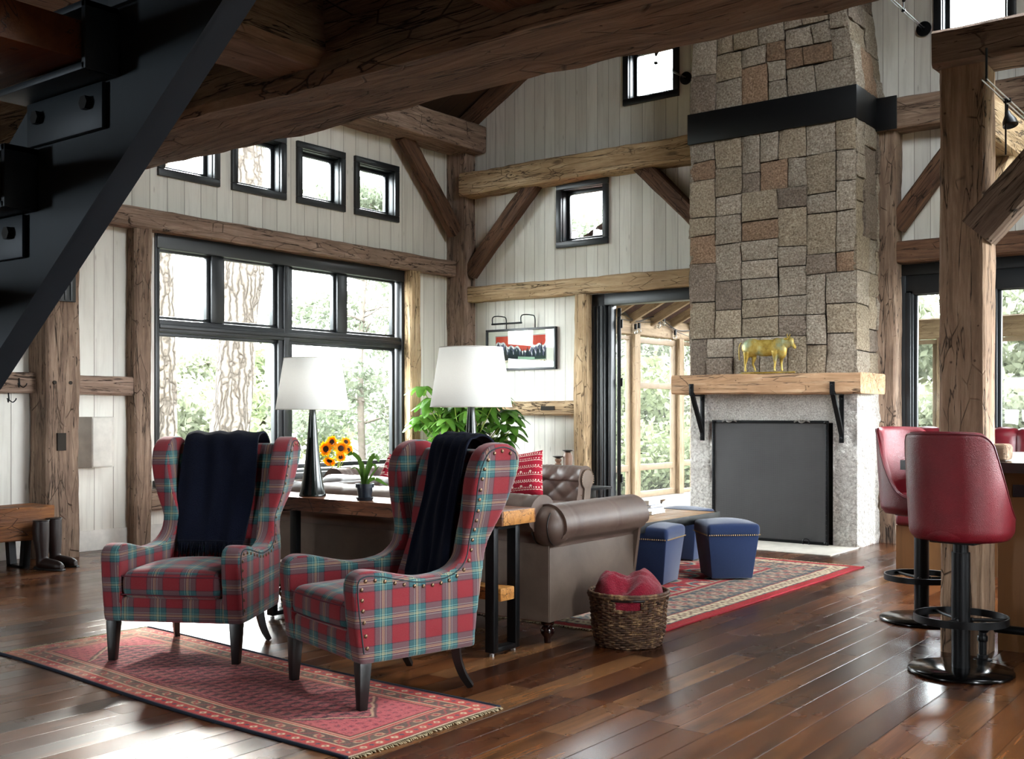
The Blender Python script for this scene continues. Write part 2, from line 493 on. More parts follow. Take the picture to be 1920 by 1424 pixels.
# ---------------------------------------------------------------- object helpers
def thing(name, label, cat, loc=(0, 0, 0), rz=0.0, group=None):
    o = bpy.data.objects.new(name, None)
    COL.objects.link(o)
    o.location = loc
    o.rotation_euler = (0, 0, rz)
    o.empty_display_size = .1
    o['label'] = label
    o['category'] = cat
    if group:
        o['group'] = group
    return o
def tag(o, label, cat, group=None, kind=None):
    o['label'] = label
    o['category'] = cat
    if group:
        o['group'] = group
    if kind:
        o['kind'] = kind
    return o
def build(name, bm, mat, parent=None, smooth=30, recenter=True, mods=None, rot=None, loc=None):
    """bm -> ONE object; geometry is authored in the parent's space, origin moved to its base"""
    me = bpy.data.meshes.new(name)
    if isinstance(bm, bpy.types.Mesh):
        me = bm
    else:
        bmesh.ops.recalc_face_normals(bm, faces=bm.faces[:])
        bm.to_mesh(me)
        bm.free()
    o = bpy.data.objects.new(name, me)
    COL.objects.link(o)
    mats = mat if isinstance(mat, (list, tuple)) else [mat]
    if not me.materials:
        for m in mats:
            me.materials.append(M[m] if isinstance(m, str) else m)
    if smooth is not None:
        me.polygons.foreach_set('use_smooth', [True] * len(me.polygons))
        if smooth < 180:
            me.set_sharp_from_angle(angle=radians(smooth))
    if parent:
        o.parent = parent
    if loc is not None:
        o.location = loc
        if rot is not None:
            o.rotation_euler = rot
    elif recenter and len(me.vertices):
        n = len(me.vertices)
        a = np.empty(n * 3, 'f')
        me.vertices.foreach_get('co', a)
        a = a.reshape(-1, 3)
        c = np.array([(a[:, 0].min() + a[:, 0].max()) / 2, (a[:, 1].min() + a[:, 1].max()) / 2, a[:, 2].min()], 'f')
        me.vertices.foreach_set('co', (a - c).ravel())
        o.location = Vector([float(q) for q in c])
    me.update()
    return o
def struct(name, bm, mat, parent=None, smooth=30, **k):
    o = build(name, bm, mat, parent, smooth, **k)
    if not parent:
        o['kind'] = 'structure'
    return o
def bmn():
    return bmesh.new()
def box(bm, x0, x1, y0, y1, z0, z1, bev=0.0, seg=2, mat=0):
    r = bmesh.ops.create_cube(bm, size=1.0)
    vs = r['verts']
    for v in vs:
        v.co = Vector(((x0 + x1) / 2 + v.co.x * (x1 - x0), (y0 + y1) / 2 + v.co.y * (y1 - y0), (z0 + z1) / 2 + v.co.z * (z1 - z0)))
    if bev > 0:
        es = set()
        for v in vs:
            es.update(v.link_edges)
        bev = min(bev, .49 * min(abs(x1 - x0), abs(y1 - y0), abs(z1 - z0)))
        bmesh.ops.bevel(bm, geom=list(es), offset=bev, segments=seg, profile=.5, affect='EDGES')
    return vs
def xform(bm, vs, mtx):
    bmesh.ops.transform(bm, matrix=mtx, verts=vs)
def sub(fn, mtx, bm):
    """run fn on a scratch bmesh, transform it and append it to bm"""
    t = bmn()
    fn(t)
    t.transform(mtx)
    me = bpy.data.meshes.new('tmp')
    t.to_mesh(me)
    t.free()
    bm.from_mesh(me)
    bpy.data.meshes.remove(me)
def frame_from(d):
    d = Vector(d).normalized()
    up = Vector((0, 0, 1)) if abs(d.z) < .95 else Vector((1, 0, 0))
    a = d.cross(up).normalized()
    b = d.cross(a).normalized()
    return a, b
def tube(bm, pts, r, seg=8, cap=True, closed=False):
    pts = [Vector(p) for p in pts]
    n = len(pts)
    rs = r if isinstance(r, (list, tuple)) else [r] * n
    rings = []
    pa = None
    for i, p in enumerate(pts):
        if closed:
            d = pts[(i + 1) % n] - pts[i - 1]
        else:
            d = pts[min(i + 1, n - 1)] - pts[max(i - 1, 0)]
        if d.length < 1e-9:
            d = Vector((0, 0, 1))
        d.normalize()
        if pa is None:
            a, b = frame_from(d)
        else:
            a = (pa - d * pa.dot(d))
            if a.length < 1e-6:
                a, b = frame_from(d)
            a.normalize()
            b = d.cross(a)
        pa = a
        rings.append([bm.verts.new(p + (a * cos(2 * pi * k / seg) + b * sin(2 * pi * k / seg)) * rs[i]) for k in range(seg)])
    m = n if closed else n - 1
    for i in range(m):
        A, B = rings[i], rings[(i + 1) % n]
        for k in range(seg):
            bm.faces.new((A[k], A[(k + 1) % seg], B[(k + 1) % seg], B[k]))
    if cap and not closed:
        bm.faces.new(rings[0][::-1])
        bm.faces.new(rings[-1])
    return rings
def lathe(bm, prof, c=(0, 0, 0), seg=32, axis='z'):
    """prof = [(r, z)...]"""
    cx, cy_, cz = c
    rings = []
    for r, z in prof:
        if r < 1e-6:
            rings.append([bm.verts.new((cx, cy_, cz + z))])
        else:
            rings.append([bm.verts.new((cx + r * cos(2 * pi * k / seg), cy_ + r * sin(2 * pi * k / seg), cz + z)) for k in range(seg)])
    for i in range(len(rings) - 1):
        A, B = rings[i], rings[i + 1]
        for k in range(seg):
            k2 = (k + 1) % seg
            if len(A) == 1 and len(B) == 1:
                continue
            if len(A) == 1:
                bm.faces.new((A[0], B[k], B[k2]))
            elif len(B) == 1:
                bm.faces.new((A[k], A[k2], B[0]))
            else:
                bm.faces.new((A[k], A[k2], B[k2], B[k]))
    return rings
def prism(bm, pts, lo, hi, axis='y', bev=0.0):
    """closed outline pts (2-D) extruded along axis from lo to hi"""
    def mk(p, q):
        return {'y': (p[0], q, p[1]), 'x': (q, p[0], p[1]), 'z': (p[0], p[1], q)}[axis]
    A = [bm.verts.new(mk(p, lo)) for p in pts]
    B = [bm.verts.new(mk(p, hi)) for p in pts]
    n = len(pts)
    fs = [bm.faces.new(A), bm.faces.new(B[::-1])]
    for i in range(n):
        fs.append(bm.faces.new((A[i], B[i], B[(i + 1) % n], A[(i + 1) % n])))
    if bev:
        es = set()
        for f in fs[:2]:
            es.update(f.edges)
        bmesh.ops.bevel(bm, geom=list(es), offset=bev, segments=2, profile=.5, affect='EDGES')
    return A + B
def ball(bm, c, r, seg=12, sc=(1, 1, 1), rot=None):
    r_ = bmesh.ops.create_uvsphere(bm, u_segments=seg, v_segments=max(6, seg * 2 // 3), radius=r)
    m = Matrix.Translation(c) @ (rot or Matrix.Identity(4)) @ Matrix.Diagonal((*sc, 1))
    bmesh.ops.transform(bm, matrix=m, verts=r_['verts'])
def catmull(pts, per=6, closed=False):
    P = [Vector(p) for p in pts]
    n = len(P)
    out = []
    rng = n if closed else n - 1
    for i in range(rng):
        if closed:
            a, b, c, d = P[(i - 1) % n], P[i], P[(i + 1) % n], P[(i + 2) % n]
        else:
            a, b, c, d = P[max(i - 1, 0)], P[i], P[min(i + 1, n - 1)], P[min(i + 2, n - 1)]
        for k in range(per):
            t = k / per
            out.append(.5 * ((2 * b) + (-a + c) * t + (2 * a - 5 * b + 4 * c - d) * t * t + (-a + 3 * b - 3 * c + d) * t ** 3))
    if not closed:
        out.append(P[-1])
    return out
def remesh(bm, voxel=.012, smooth=6, fac=.5):
    """fuse everything in bm into one skin"""
    bmesh.ops.recalc_face_normals(bm, faces=bm.faces[:])
    me = bpy.data.meshes.new('fuse')
    bm.to_mesh(me)
    bm.free()
    o = bpy.data.objects.new('fuse', me)
    COL.objects.link(o)
    m = o.modifiers.new('r', 'REMESH')
    m.mode = 'VOXEL'
    m.voxel_size = voxel
    if smooth:
        s = o.modifiers.new('s', 'SMOOTH')
        s.iterations = smooth
        s.factor = fac
    dg = bpy.context.evaluated_depsgraph_get()
    ev = o.evaluated_get(dg)
    res = bpy.data.meshes.new_from_object(ev, depsgraph=dg)
    bpy.data.objects.remove(o)
    bpy.data.meshes.remove(me)
    return res
def boxuv(me, off=(0, 0), bias=1.0):
    """UVs in metres from the dominant face normal"""
    if not me.uv_layers:
        me.uv_layers.new(name='UVMap')
    nL = len(me.loops)
    co = np.empty(len(me.vertices) * 3, 'f')
    me.vertices.foreach_get('co', co)
    co = co.reshape(-1, 3)
    li = np.empty(nL, 'i')
    me.loops.foreach_get('vertex_index', li)
    nP = len(me.polygons)
    nr = np.empty(nP * 3, 'f')
    me.polygons.foreach_get('normal', nr)
    nr = np.abs(nr.reshape(-1, 3))
    nr[:, 0] *= bias
    tot = np.empty(nP, 'i')
    me.polygons.foreach_get('loop_total', tot)
    ax = np.repeat(nr.argmax(1), tot)
    st = np.empty(nP, 'i')
    me.polygons.foreach_get('loop_start', st)
    order = np.concatenate([np.arange(s, s + t) for s, t in zip(st, tot)]) if nP else np.array([], int)
    A = np.empty(nL, int)
    A[order] = ax
    p = co[li]
    u = np.where(A == 0, p[:, 1], p[:, 0]) + off[0]
    v = np.where(A == 2, p[:, 1], p[:, 2]) + off[1]
    me.uv_layers[0].data.foreach_set('uv', np.stack([u, v], 1).astype('f').ravel())
def to_mesh(bm, name='m'):
    bmesh.ops.recalc_face_normals(bm, faces=bm.faces[:])
    me = bpy.data.meshes.new(name)
    bm.to_mesh(me)
    bm.free()
    return me
def copy_tree(o, parent=None):
    c = o.copy()
    COL.objects.link(c)
    if parent:
        c.parent = parent
    for ch in list(o.children):
        copy_tree(ch, c)
    return c
def quads_mesh(name, co, faces):
    me = bpy.data.meshes.new(name)
    me.from_pydata([tuple(p) for p in co], [], [tuple(f) for f in faces])
    me.update()
    return me
def grid_mesh(name, nx, ny, fn, uvfn=None, colfn=None):
    """fn(i/nx, j/ny) arrays -> (x,y,z) arrays"""
    u, v = np.meshgrid(np.linspace(0, 1, nx + 1), np.linspace(0, 1, ny + 1), indexing='ij')
    X, Y, Z = fn(u, v)
    co = np.stack([X, Y, Z], -1).reshape(-1, 3).astype('f')
    idx = np.arange((nx + 1) * (ny + 1)).reshape(nx + 1, ny + 1)
    q = np.stack([idx[:-1, :-1], idx[1:, :-1], idx[1:, 1:], idx[:-1, 1:]], -1).reshape(-1, 4)
    me = bpy.data.meshes.new(name)
    me.vertices.add(len(co))
    me.vertices.foreach_set('co', co.ravel())
    me.loops.add(q.size)
    me.loops.foreach_set('vertex_index', q.ravel().astype('i'))
    me.polygons.add(len(q))
    me.polygons.foreach_set('loop_start', (np.arange(len(q)) * 4).astype('i'))
    me.polygons.foreach_set('loop_total', np.full(len(q), 4, 'i'))
    me.update(calc_edges=True)
    if colfn is not None:
        c = colfn(u, v).reshape(-1, 3)
        a = me.color_attributes.new('pattern', 'FLOAT_COLOR', 'POINT')
        a.data.foreach_set('color', np.concatenate([c, np.ones((len(c), 1))], 1).astype('f').ravel())
    return me
def npn(x, y, z=0.0, s=1.0):
    return mnoise.noise(Vector((x * s, y * s, z * s)))

def timber(name, p0, p1, w, h, mat, label, cat='beam', up=(0, 0, 1), wob=.012, seed=None, group=None, kind=None, parent=None, chamfer=.018):
    """hewn timber from p0 to p1; w across, h along `up`; local X runs along it"""
    p0, p1 = Vector(p0), Vector(p1)
    L = (p1 - p0).length
    d = (p1 - p0).normalized()
    upv = Vector(up)
    yv = upv.cross(d).normalized()
    zv = d.cross(yv).normalized()
    sd_ = seed if seed is not None else (hash((round(p0.x, 2), round(p0.y, 2), round(p1.z, 2))) % 1000) * .37
    n = max(4, int(L / .07))
    bm = bmn()
    c = chamfer
    sec = []
    K = 4
    corners = [(-w / 2, -h / 2), (w / 2, -h / 2), (w / 2, h / 2), (-w / 2, h / 2)]
    for q in range(4):
        a, b = corners[q], corners[(q + 1) % 4]
        for k in range(K):
            t = (k + .0) / (K - 1)
            la = math.dist(a, b)
            tt = c / la + (1 - 2 * c / la) * t
            sec.append((a[0] + (b[0] - a[0]) * tt, a[1] + (b[1] - a[1]) * tt))
    rings = []
    for i in range(n + 1):
        x = L * i / n
        ring = []
        for (y, z) in sec:
            f1 = mnoise.noise(Vector((x * 1.3 + sd_, y * 3, z * 3 + sd_)))
            f2 = mnoise.noise(Vector((x * 6 + sd_, y * 9, z * 9 + 5)))
            f3 = mnoise.noise(Vector((x * 17 + sd_, y * 22, z * 22 + 9)))
            k = 1 + 0.0
            dd = wob * (1.1 * f1 + .55 * f2 + .25 * f3)
            rr = math.hypot(y, z)
            ring.append(bm.verts.new((x, y + y / rr * dd, z + z / rr * dd)))
        rings.append(ring)
    m = len(sec)
    for i in range(n):
        for k in range(m):
            bm.faces.new((rings[i][k], rings[i + 1][k], rings[i + 1][(k + 1) % m], rings[i][(k + 1) % m]))
    bm.faces.new(rings[0])
    bm.faces.new(rings[-1][::-1])
    R = Matrix((d, yv, zv)).transposed().to_4x4()
    o = build(name, bm, mat, parent, smooth=38, loc=p0, rot=R.to_euler())
    if not parent:
        tag(o, label, cat, group, kind)
    return o
# ================================================================ THE ROOM
def thing_struct(name, loc=(0, 0, 0)):
    o = bpy.data.objects.new(name, None)
    COL.objects.link(o)
    o.location = loc
    o['kind'] = 'structure'
    return o
XL, YG, XR, YB = -9.30, 11.0, 1.30, -3.5
def wall_cells(bm, axis, p0, p1, a0, a1, z0, z1, holes):
    """wall slab between planes p0,p1 of `axis`, spanning a0..a1, with rectangular holes (a0,a1,z0,z1)"""
    ca = sorted({a0, a1, *[h[0] for h in holes], *[h[1] for h in holes]})
    for i in range(len(ca) - 1):
        am = (ca[i] + ca[i + 1]) / 2
        cuts = [z0]
        for h in sorted([h for h in holes if h[0] < am < h[1]], key=lambda h: h[2]):
            cuts += [h[2], h[3]]
        cuts.append(z1)
        for k in range(0, len(cuts), 2):
            if cuts[k + 1] - cuts[k] < 1e-4:
                continue
            if axis == 'x':
                box(bm, p0, p1, ca[i], ca[i + 1], cuts[k], cuts[k + 1])
            else:
                box(bm, ca[i], ca[i + 1], p0, p1, cuts[k], cuts[k + 1])
WIN = (6.40, 9.97, .60, 3.08)
SMALL_L = [(6.43, 7.17), (7.325, 8.065), (8.222, 8.96), (9.115, 9.87)]
SMZ = (3.63, 4.325)
bm = bmn()
wall_cells(bm, 'x', XL - .2, XL, YB, YG, 0, 5.0, [WIN] + [(a + .03, b - .03, SMZ[0] + .03, SMZ[1] - .03) for a, b in SMALL_L])
struct('wall_left', bm, 'wall_y')
SMALL_G = [(-6.73, -5.995, 4.885, 5.605), (-7.685, -6.937, 3.30, 4.085), (-3.187, -2.44, 4.87, 5.60)]
bm = bmn()
wall_cells(bm, 'y', YG, YG + .15, XL - .2, XR + .2, 0, 7.9,
           [(-7.17, -5.36, 0, 2.70), (-3.57, -.4, 0, 2.76)] + [(a + .03, b - .03, c + .03, d - .03) for a, b, c, d in SMALL_G])
struct('wall_fireplace', bm, 'wall_x')
bm = bmn()
RW = [(2.6, 3.4, .55, 2.8), (6.0, 7.5, .45, 2.8), (7.6, 9.1, .45, 2.8), (9.2, 10.7, .45, 2.8)]
RU = []
wall_cells(bm, 'x', XR, XR + .15, YB, YG, 0, 4.6, RW + RU)
struct('wall_right', bm, 'wall_y')
bm = bmn()
ADDED_BW = [(-6.0, -5.0, .9, 2.1)]  # added, unseen rear window that lights the stair from behind
wall_cells(bm, 'y', YB - .15, YB, XL - .2, XR + .15, 0, 7.9, ADDED_BW)
struct('wall_back', bm, 'wall_x')
bm = bmn()
box(bm, XL - .2, XR + .15, YB - .15, YG + .0, -.12, 0)
struct('floor', bm, 'floor')
# roof
RIDGE_X, RIDGE_Z, SL = -4.56, 7.73, .57
bm = bmn()
for x_ in (XL - .35, XR + .3):
    z_ = RIDGE_Z - SL * abs(x_ - RIDGE_X)
    def rz_(x):
        return RIDGE_Z - SL * abs(x - RIDGE_X)
    if x_ < RIDGE_X:
        parts = [(RIDGE_X, x_, YB - .2, YG + .35)]
    else:
        parts = [(RIDGE_X, -1.75, YB - .2, YG + .35), (.55, x_, YB - .2, YG + .35), (-1.75, .55, YB - .2, 6.2), (-1.75, .55, 7.8, YG + .35)]  # gap left for the added skylight
    for a_, b_, c_, d_ in parts:
        prism(bm, [(a_, rz_(a_)), (b_, rz_(b_)), (b_, rz_(b_) + .12), (a_, rz_(a_) + .12)], c_, d_, 'y')
struct('ceiling', bm, 'roof')
# loft deck over the near end of the room
bm = bmn()
for q_ in ((XL, -2.3, YB, 2.95), (-2.3, XR, 1.12, 2.95), (-2.3, XR, YB, -.1), (.25, XR, -.1, 1.12)):
    box(bm, *q_, 2.86, 3.0)
struct('ceiling_loft', bm, 'roof')
sk = thing_struct('window_30')  # added, unseen skylight giving the upper chimney and gable more daylight
bm = bmn()
for a_, b_, c_, d_ in ((-1.75, -1.65, 6.2, 7.8), (.45, .55, 6.2, 7.8), (-1.65, .45, 6.2, 6.3), (-1.65, .45, 7.7, 7.8)):
    prism(bm, [(a_, rz_(a_) - .01), (b_, rz_(b_) - .01), (b_, rz_(b_) + .16), (a_, rz_(a_) + .16)], c_, d_, 'y')
build('added_skylight_frame', bm, 'black', sk)
# baseboards
bm = bmn()
box(bm, XL, XL + .022, YB, 5.11, 0, .19, .004)
box(bm, XL, XL + .022, 5.43, 6.09, 0, .19, .004)
box(bm, XL, XL + .022, 6.28, 9.96, 0, .19, .004)
box(bm, XL, XL + .022, 10.15, 10.80, 0, .19, .004)
struct('baseboard_left', bm, 'white_trim')
bm = bmn()
box(bm, -8.99, -7.33, YG - .022, YG, 0, .19, .004)
struct('baseboard_fireplace', bm, 'white_trim')

# ---------------------------------------------------------------- windows
def frame_ring(bm, axis, p0, p1, a0, a1, z0, z1, w, bev=.006):
    """rectangular ring of section w x (p1-p0)"""
    def bx(aa, ab, za, zb):
        if axis == 'x':
            box(bm, p0, p1, aa, ab, za, zb, bev)
        else:
            box(bm, aa, ab, p0, p1, za, zb, bev)
    bx(a0, a1, z0, z0 + w)
    bx(a0, a1, z1 - w, z1)
    bx(a0, a0 + w, z0 + w, z1 - w)
    bx(a1 - w, a1, z0 + w, z1 - w)
def small_window(k, axis, plane, a0, a1, z0, z1, sgn):
    """black casement window set in a wall; sgn = direction of the room from the wall"""
    o = thing_struct('window_%d' % k)
    bm = bmn()
    frame_ring(bm, axis, *sorted((plane + sgn * .035, plane - sgn * .01)), a0, a1, z0, z1, .075)
    build('casing', bm, 'black', o)
    bm = bmn()
    frame_ring(bm, axis, *sorted((plane - sgn * .0, plane - sgn * .18)), a0 + .065, a1 - .065, z0 + .065, z1 - .065, .02)
    build('jamb', bm, 'black', o)
    bm = bmn()
    frame_ring(bm, axis, *sorted((plane - sgn * .09, plane - sgn * .14)), a0 + .08, a1 - .08, z0 + .08, z1 - .08, .045)
    build('sash', bm, 'black', o)
    bm = bmn()
    q = plane - sgn * .115
    if axis == 'x':
        box(bm, q - .003, q + .003, a0 + .12, a1 - .12, z0 + .12, z1 - .12)
    else:
        box(bm, a0 + .12, a1 - .12, q - .003, q + .003, z0 + .12, z1 - .12)
    build('pane', bm, 'glass', o)
    return o
# the big window: four panes over two
w = thing_struct('window_1')
y0, y1, z0, z1 = WIN
bm = bmn()
frame_ring(bm, 'x', XL - .16, XL + .02, y0, y1, z0, z1, .05)
box(bm, XL - .12, XL + .035, y0 + .01, y1 - .01, z1 - .17, z1 - .01, .01)
build('casing', bm, 'black', w)
bm = bmn()
box(bm, XL - .05, XL + .10, y0 - .02, y1 + .02, z0 - .045, z0 + .02, .008)
build('sill', bm, 'black', w)
upper = [(6.45, 7.09), (7.26, 7.97), (8.19, 8.87), (9.04, 9.86)]
lower = [(6.45, 7.99), (8.19, 9.86)]
bm = bmn()
for d_, w_ in ((0, .0), (.03, .018)):
    box(bm, XL - .13 + d_, XL - .02 - d_, 7.10 + w_, 7.25 - w_, 2.22, 2.93, .006)
    box(bm, XL - .13 + d_, XL - .02 - d_, 7.99 + w_, 8.19 - w_, z0 + .05, 2.93, .006)
    box(bm, XL - .13 + d_, XL - .02 - d_, 8.875 + w_, 9.03 - w_, 2.22, 2.93, .006)
box(bm, XL - .125, XL + .005, 8.05, 8.13, z0 + .05, 2.93, .01)
build('mullion', bm, 'black', w)
bm = bmn()
box(bm, XL - .14, XL + .0, y0 + .05, y1 - .05, 2.085, 2.215, .01)
box(bm, XL - .10, XL + .025, y0 + .05, y1 - .05, 2.12, 2.17, .01)
build('transom', bm, 'black', w)
for (a, b), (c_, d_) in [(q, (2.22, 2.92)) for q in upper] + [(q, (.68, 2.08)) for q in lower]:
    bm = bmn()
    frame_ring(bm, 'x', XL - .115, XL - .055, a - .02, b + .02, c_ - .02, d_ + .02, .05)
    s_ = build('sash', bm, 'black', w)
    bm = bmn()
    box(bm, XL - .088, XL - .082, a, b, c_, d_)
    build('pane', bm, 'glass', w)
k = 2
for a, b in SMALL_L:
    small_window(k, 'x', XL, a, b, *SMZ, 1)
    k += 1
for a, b, c_, d_ in SMALL_G:
    small_window(k, 'y', YG, a, b, c_, d_, -1)
    k += 1
for a, b, c_, d_ in RW + RU:
    o = thing_struct('window_%d' % k)
    bm = bmn()
    frame_ring(bm, 'x', XR - .01, XR + .14, a, b, c_, d_, .06)
    build('casing', bm, 'black', o)
    k += 1

for a, b, c_, d_ in ADDED_BW:
    o = thing_struct('window_%d' % k)  # casing of the added rear window
    bm = bmn()
    frame_ring(bm, 'y', YB - .14, YB + .01, a, b, c_, d_, .06)
    build('casing', bm, 'black', o)
    k += 1

# doorway to the screened porch, left of the chimney
d = thing_struct('door_1')
bm = bmn()
box(bm, -7.17, -6.99, YG - .015, YG + .16, 0, 2.70, .006)
box(bm, -6.99, -6.93, YG + .03, YG + .15, 0, 2.58, .004)
box(bm, -5.45, -5.36, YG - .015, YG + .16, 0, 2.70, .006)
box(bm, -7.0, -5.4, YG - .015, YG + .16, 2.565, 2.70, .006)
for q in range(3):
    box(bm, -7.15 + q * .055, -7.12 + q * .055, YG - .03, YG - .01, 0, 2.56, .004)
build('door_frame', bm, 'black', d)
bm = bmn()
def leaf(b):
    frame_ring(b, 'y', -.022, .022, 0, .86, .02, 2.54, .10, .004)
sub(leaf, Matrix.Translation((-6.90, YG + .17, 0)) @ Matrix.Rotation(math.atan2(.845, -.535), 4, 'Z'), bm)
lf = build('door_leaf', bm, 'black', d)
bm = bmn()
sub(lambda b: box(b, .1, .76, -.003, .003, .12, 2.44), Matrix.Translation((-6.90, YG + .17, 0)) @ Matrix.Rotation(math.atan2(.845, -.535), 4, 'Z'), bm)
build('pane', bm, 'glass', d)
bm = bmn()
sub(lambda b: (tube(b, [(.81, .02, 1.0), (.81, .07, 1.0), (.72, .07, 1.0)], .009), [tube(b, [(-.004, -.03, z), (-.004, -.03, z + .1)], .012) for z in (.45, 1.6, 2.3)]),
    Matrix.Translation((-6.90, YG + .17, 0)) @ Matrix.Rotation(math.atan2(.845, -.535), 4, 'Z'), bm)
build('door_handle', bm, 'black_metal', d)
# glazed doors right of the chimney
d = thing_struct('door_2')
bm = bmn()
frame_ring(bm, 'y', YG - .02, YG + .16, -3.57, -.4, -.05, 2.76, .11)
box(bm, -3.5, -.45, YG - .0, YG + .13, 2.46, 2.70, .006)
for a, b in ((-3.49, -3.39), (-2.86, -2.61), (-1.86, -1.62), (-.9, -.5)):
    box(bm, a, b, YG, YG + .13, 0, 2.5, .008)
    box(bm, a + .02, b - .02, YG - .02, YG + .10, 0, 2.48, .008)
build('door_frame', bm, 'black', d)
for a, b in ((-3.39, -2.86), (-2.61, -1.86), (-1.62, -.9)):
    bm = bmn()
    frame_ring(bm, 'y', YG + .03, YG + .08, a, b, .02, 2.48, .03)
    build('door_leaf', bm, 'black', d)
    bm = bmn()
    box(bm, a + .02, b - .02, YG + .052, YG + .058, .05, 2.46)
    build('pane', bm, 'glass', d)

# ---------------------------------------------------------------- timber frame
T = timber
BG = 'timber frame of the room'
T('timber_beam', (-9.28, 2.865, 2.64), (XR - .02, 2.84, 2.655), .47, .40, 'timber_grey', 'huge dark hewn beam crossing the top of the view under the loft', 'beam', wob=.022, group=BG, chamfer=.03)
T('timber_joist', (-3.02, YB, 2.68), (-2.98, 2.66, 2.68), .34, .34, 'timber', 'loft joist running into the huge beam beside the steel stair', 'joist', wob=.03, group='loft joists', chamfer=.04)
T('timber_joist', (-1.95, 1.14, 2.68), (-1.95, 2.66, 2.68), .30, .34, 'timber_red', 'reddish loft joist meeting the huge beam at top centre', 'joist', wob=.03, group='loft joists', chamfer=.04)
T('timber_post', (-9.15, 5.27, 0), (-9.15, 5.27, 4.7), .30, .32, 'timber_grey', 'thick weathered post with mortise slot left of the big window', 'post', up=(0, 1, 0), wob=.012)
T('timber_post', (-9.23, 6.185, 0), (-9.23, 6.185, 3.08), .15, .19, 'timber_grey', 'slim knotty post at left edge of the big window', 'post', up=(0, 1, 0), wob=.014)
T('timber_post', (-9.232, 10.06, 0), (-9.232, 10.06, 3.07), .14, .19, 'timber_tan', 'slim pale post at right edge of the big window', 'post', up=(0, 1, 0), wob=.012)
T('timber_post', (-9.145, 10.915, 0), (-9.145, 10.915, 4.66), .32, .24, 'timber', 'tall corner post where the window wall meets the fireplace wall', 'post', up=(0, 1, 0), wob=.012)
T('timber_beam', (-9.215, YB + .1, 3.165), (-9.215, 10.93, 3.15), .15, .20, 'timber', 'long hewn beam above the big window', 'beam', wob=.010)
T('timber_beam', (-9.03, 3.0, 4.79), (-9.03, 10.98, 4.80), .48, .34, 'timber', 'roof plate beam above the row of small square windows', 'beam', wob=.012)
T('timber_beam', (-9.24, YB + .1, 1.55), (-9.24, 5.11, 1.55), .12, .18, 'timber', 'coat hook rail beam left of the slotted post', 'beam', wob=.010)
T('timber_beam', (-9.24, 5.43, 1.55), (-9.24, 6.10, 1.54), .12, .175, 'timber', 'short rail between the slotted post and the window post', 'beam', wob=.010)
T('timber_beam', (-9.23, 6.28, .44), (-9.23, 9.97, .44), .13, .20, 'timber_grey', 'cracked beam below the big window', 'beam', wob=.010)
T('timber_brace', (-9.14, 9.79, 4.68), (-9.14, 10.78, 3.62), .13, .21, 'timber_red', 'russet brace from the corner post to the roof plate', 'brace', up=(0, .7, .7), wob=.008)
T('timber_beam', (-9.02, 10.86, 4.215), (-5.40, 10.86, 4.215), .28, .285, 'timber_tan', 'thick hewn tie beam left of the chimney', 'beam', wob=.022)
T('timber_brace', (-7.92, 10.90, 4.16), (-8.99, 10.90, 3.09), .14, .20, 'timber_red', 'brace between the corner post and the left tie beam', 'brace', wob=.008)
T('timber_brace', (-6.45, 10.90, 4.16), (-5.38, 10.90, 3.10), .14, .19, 'timber_red', 'brace descending from the tie beam behind the chimney', 'brace', wob=.008)
T('timber_beam', (-8.99, 10.915, 2.805), (-5.38, 10.915, 2.795), .16, .20, 'timber_tan', 'pale hewn beam above the picture and porch doorway', 'beam', wob=.014)
T('timber_post', (-7.25, 10.915, 0), (-7.25, 10.915, 2.70), .17, .165, 'timber_tan', 'hewn post beside the porch doorway', 'post', up=(0, 1, 0), wob=.012)
T('timber_beam', (-8.985, 10.94, 1.34), (-7.34, 10.94, 1.34), .12, .175, 'timber_tan', 'short slotted rail below the picture', 'beam', wob=.010)
bm = bmn()
box(bm, -7.84, -7.64, 10.868, 10.885, 1.315, 1.365)
struct('trim_1', bm, 'mortar')
T('timber_rafter', (-9.3, 10.86, 4.86), (-4.56, 10.86, 7.56), .16, .20, 'timber_red', 'rafter along the left slope of the gable wall', 'rafter', wob=.008)
T('timber_rafter', (1.2, 10.86, 4.27), (-4.56, 10.86, 7.56), .16, .20, 'timber_red', 'rafter along the right slope of the gable wall', 'rafter', wob=.008)
for i, yy in enumerate((9.2, 7.4, 5.6, 3.8)):
    T('timber_rafter', (-9.3, yy, 4.86), (-4.56, yy, 7.56), .16, .20, 'timber_red', 'dark roof rafter above the room, %s from the gable wall' % ('first', 'second', 'third', 'fourth')[i], 'rafter', wob=.006, group='roof rafters')
    T('timber_rafter', (1.2, yy, 4.27), (-4.56, yy, 7.56), .16, .20, 'timber_red', 'dark roof rafter on the right slope, %s from the gable wall' % ('first', 'second', 'third', 'fourth')[i], 'rafter', wob=.006, group='roof rafters')
T('timber_post', (-3.605, 10.90, 0), (-3.605, 10.90, 4.08), .21, .20, 'timber_grey', 'post standing hard against the right side of the chimney', 'post', up=(0, 1, 0), wob=.016)
T('timber_beam', (-3.68, 10.87, 4.215), (XR - .05, 10.87, 4.215), .26, .31, 'timber_grey', 'dark tie beam right of the chimney', 'beam', wob=.012)
T('timber_beam', (-3.50, 10.915, 2.87), (XR - .05, 10.915, 2.86), .17, .22, 'timber_red', 'beam above the black glazed doors right of the chimney', 'beam', wob=.012)
T('timber_brace', (-3.53, 10.90, 3.13), (-2.72, 10.90, 4.15), .14, .19, 'timber_red', 'brace rising right from the chimney post', 'brace', wob=.008)
T('timber_post', (-1.625, 6.21, 0), (-1.625, 6.21, 3.16), .235, .225, 'timber_post', 'big cracked foreground post rising beside the red stools', 'post', up=(0, 1, 0), wob=.010, chamfer=.012)
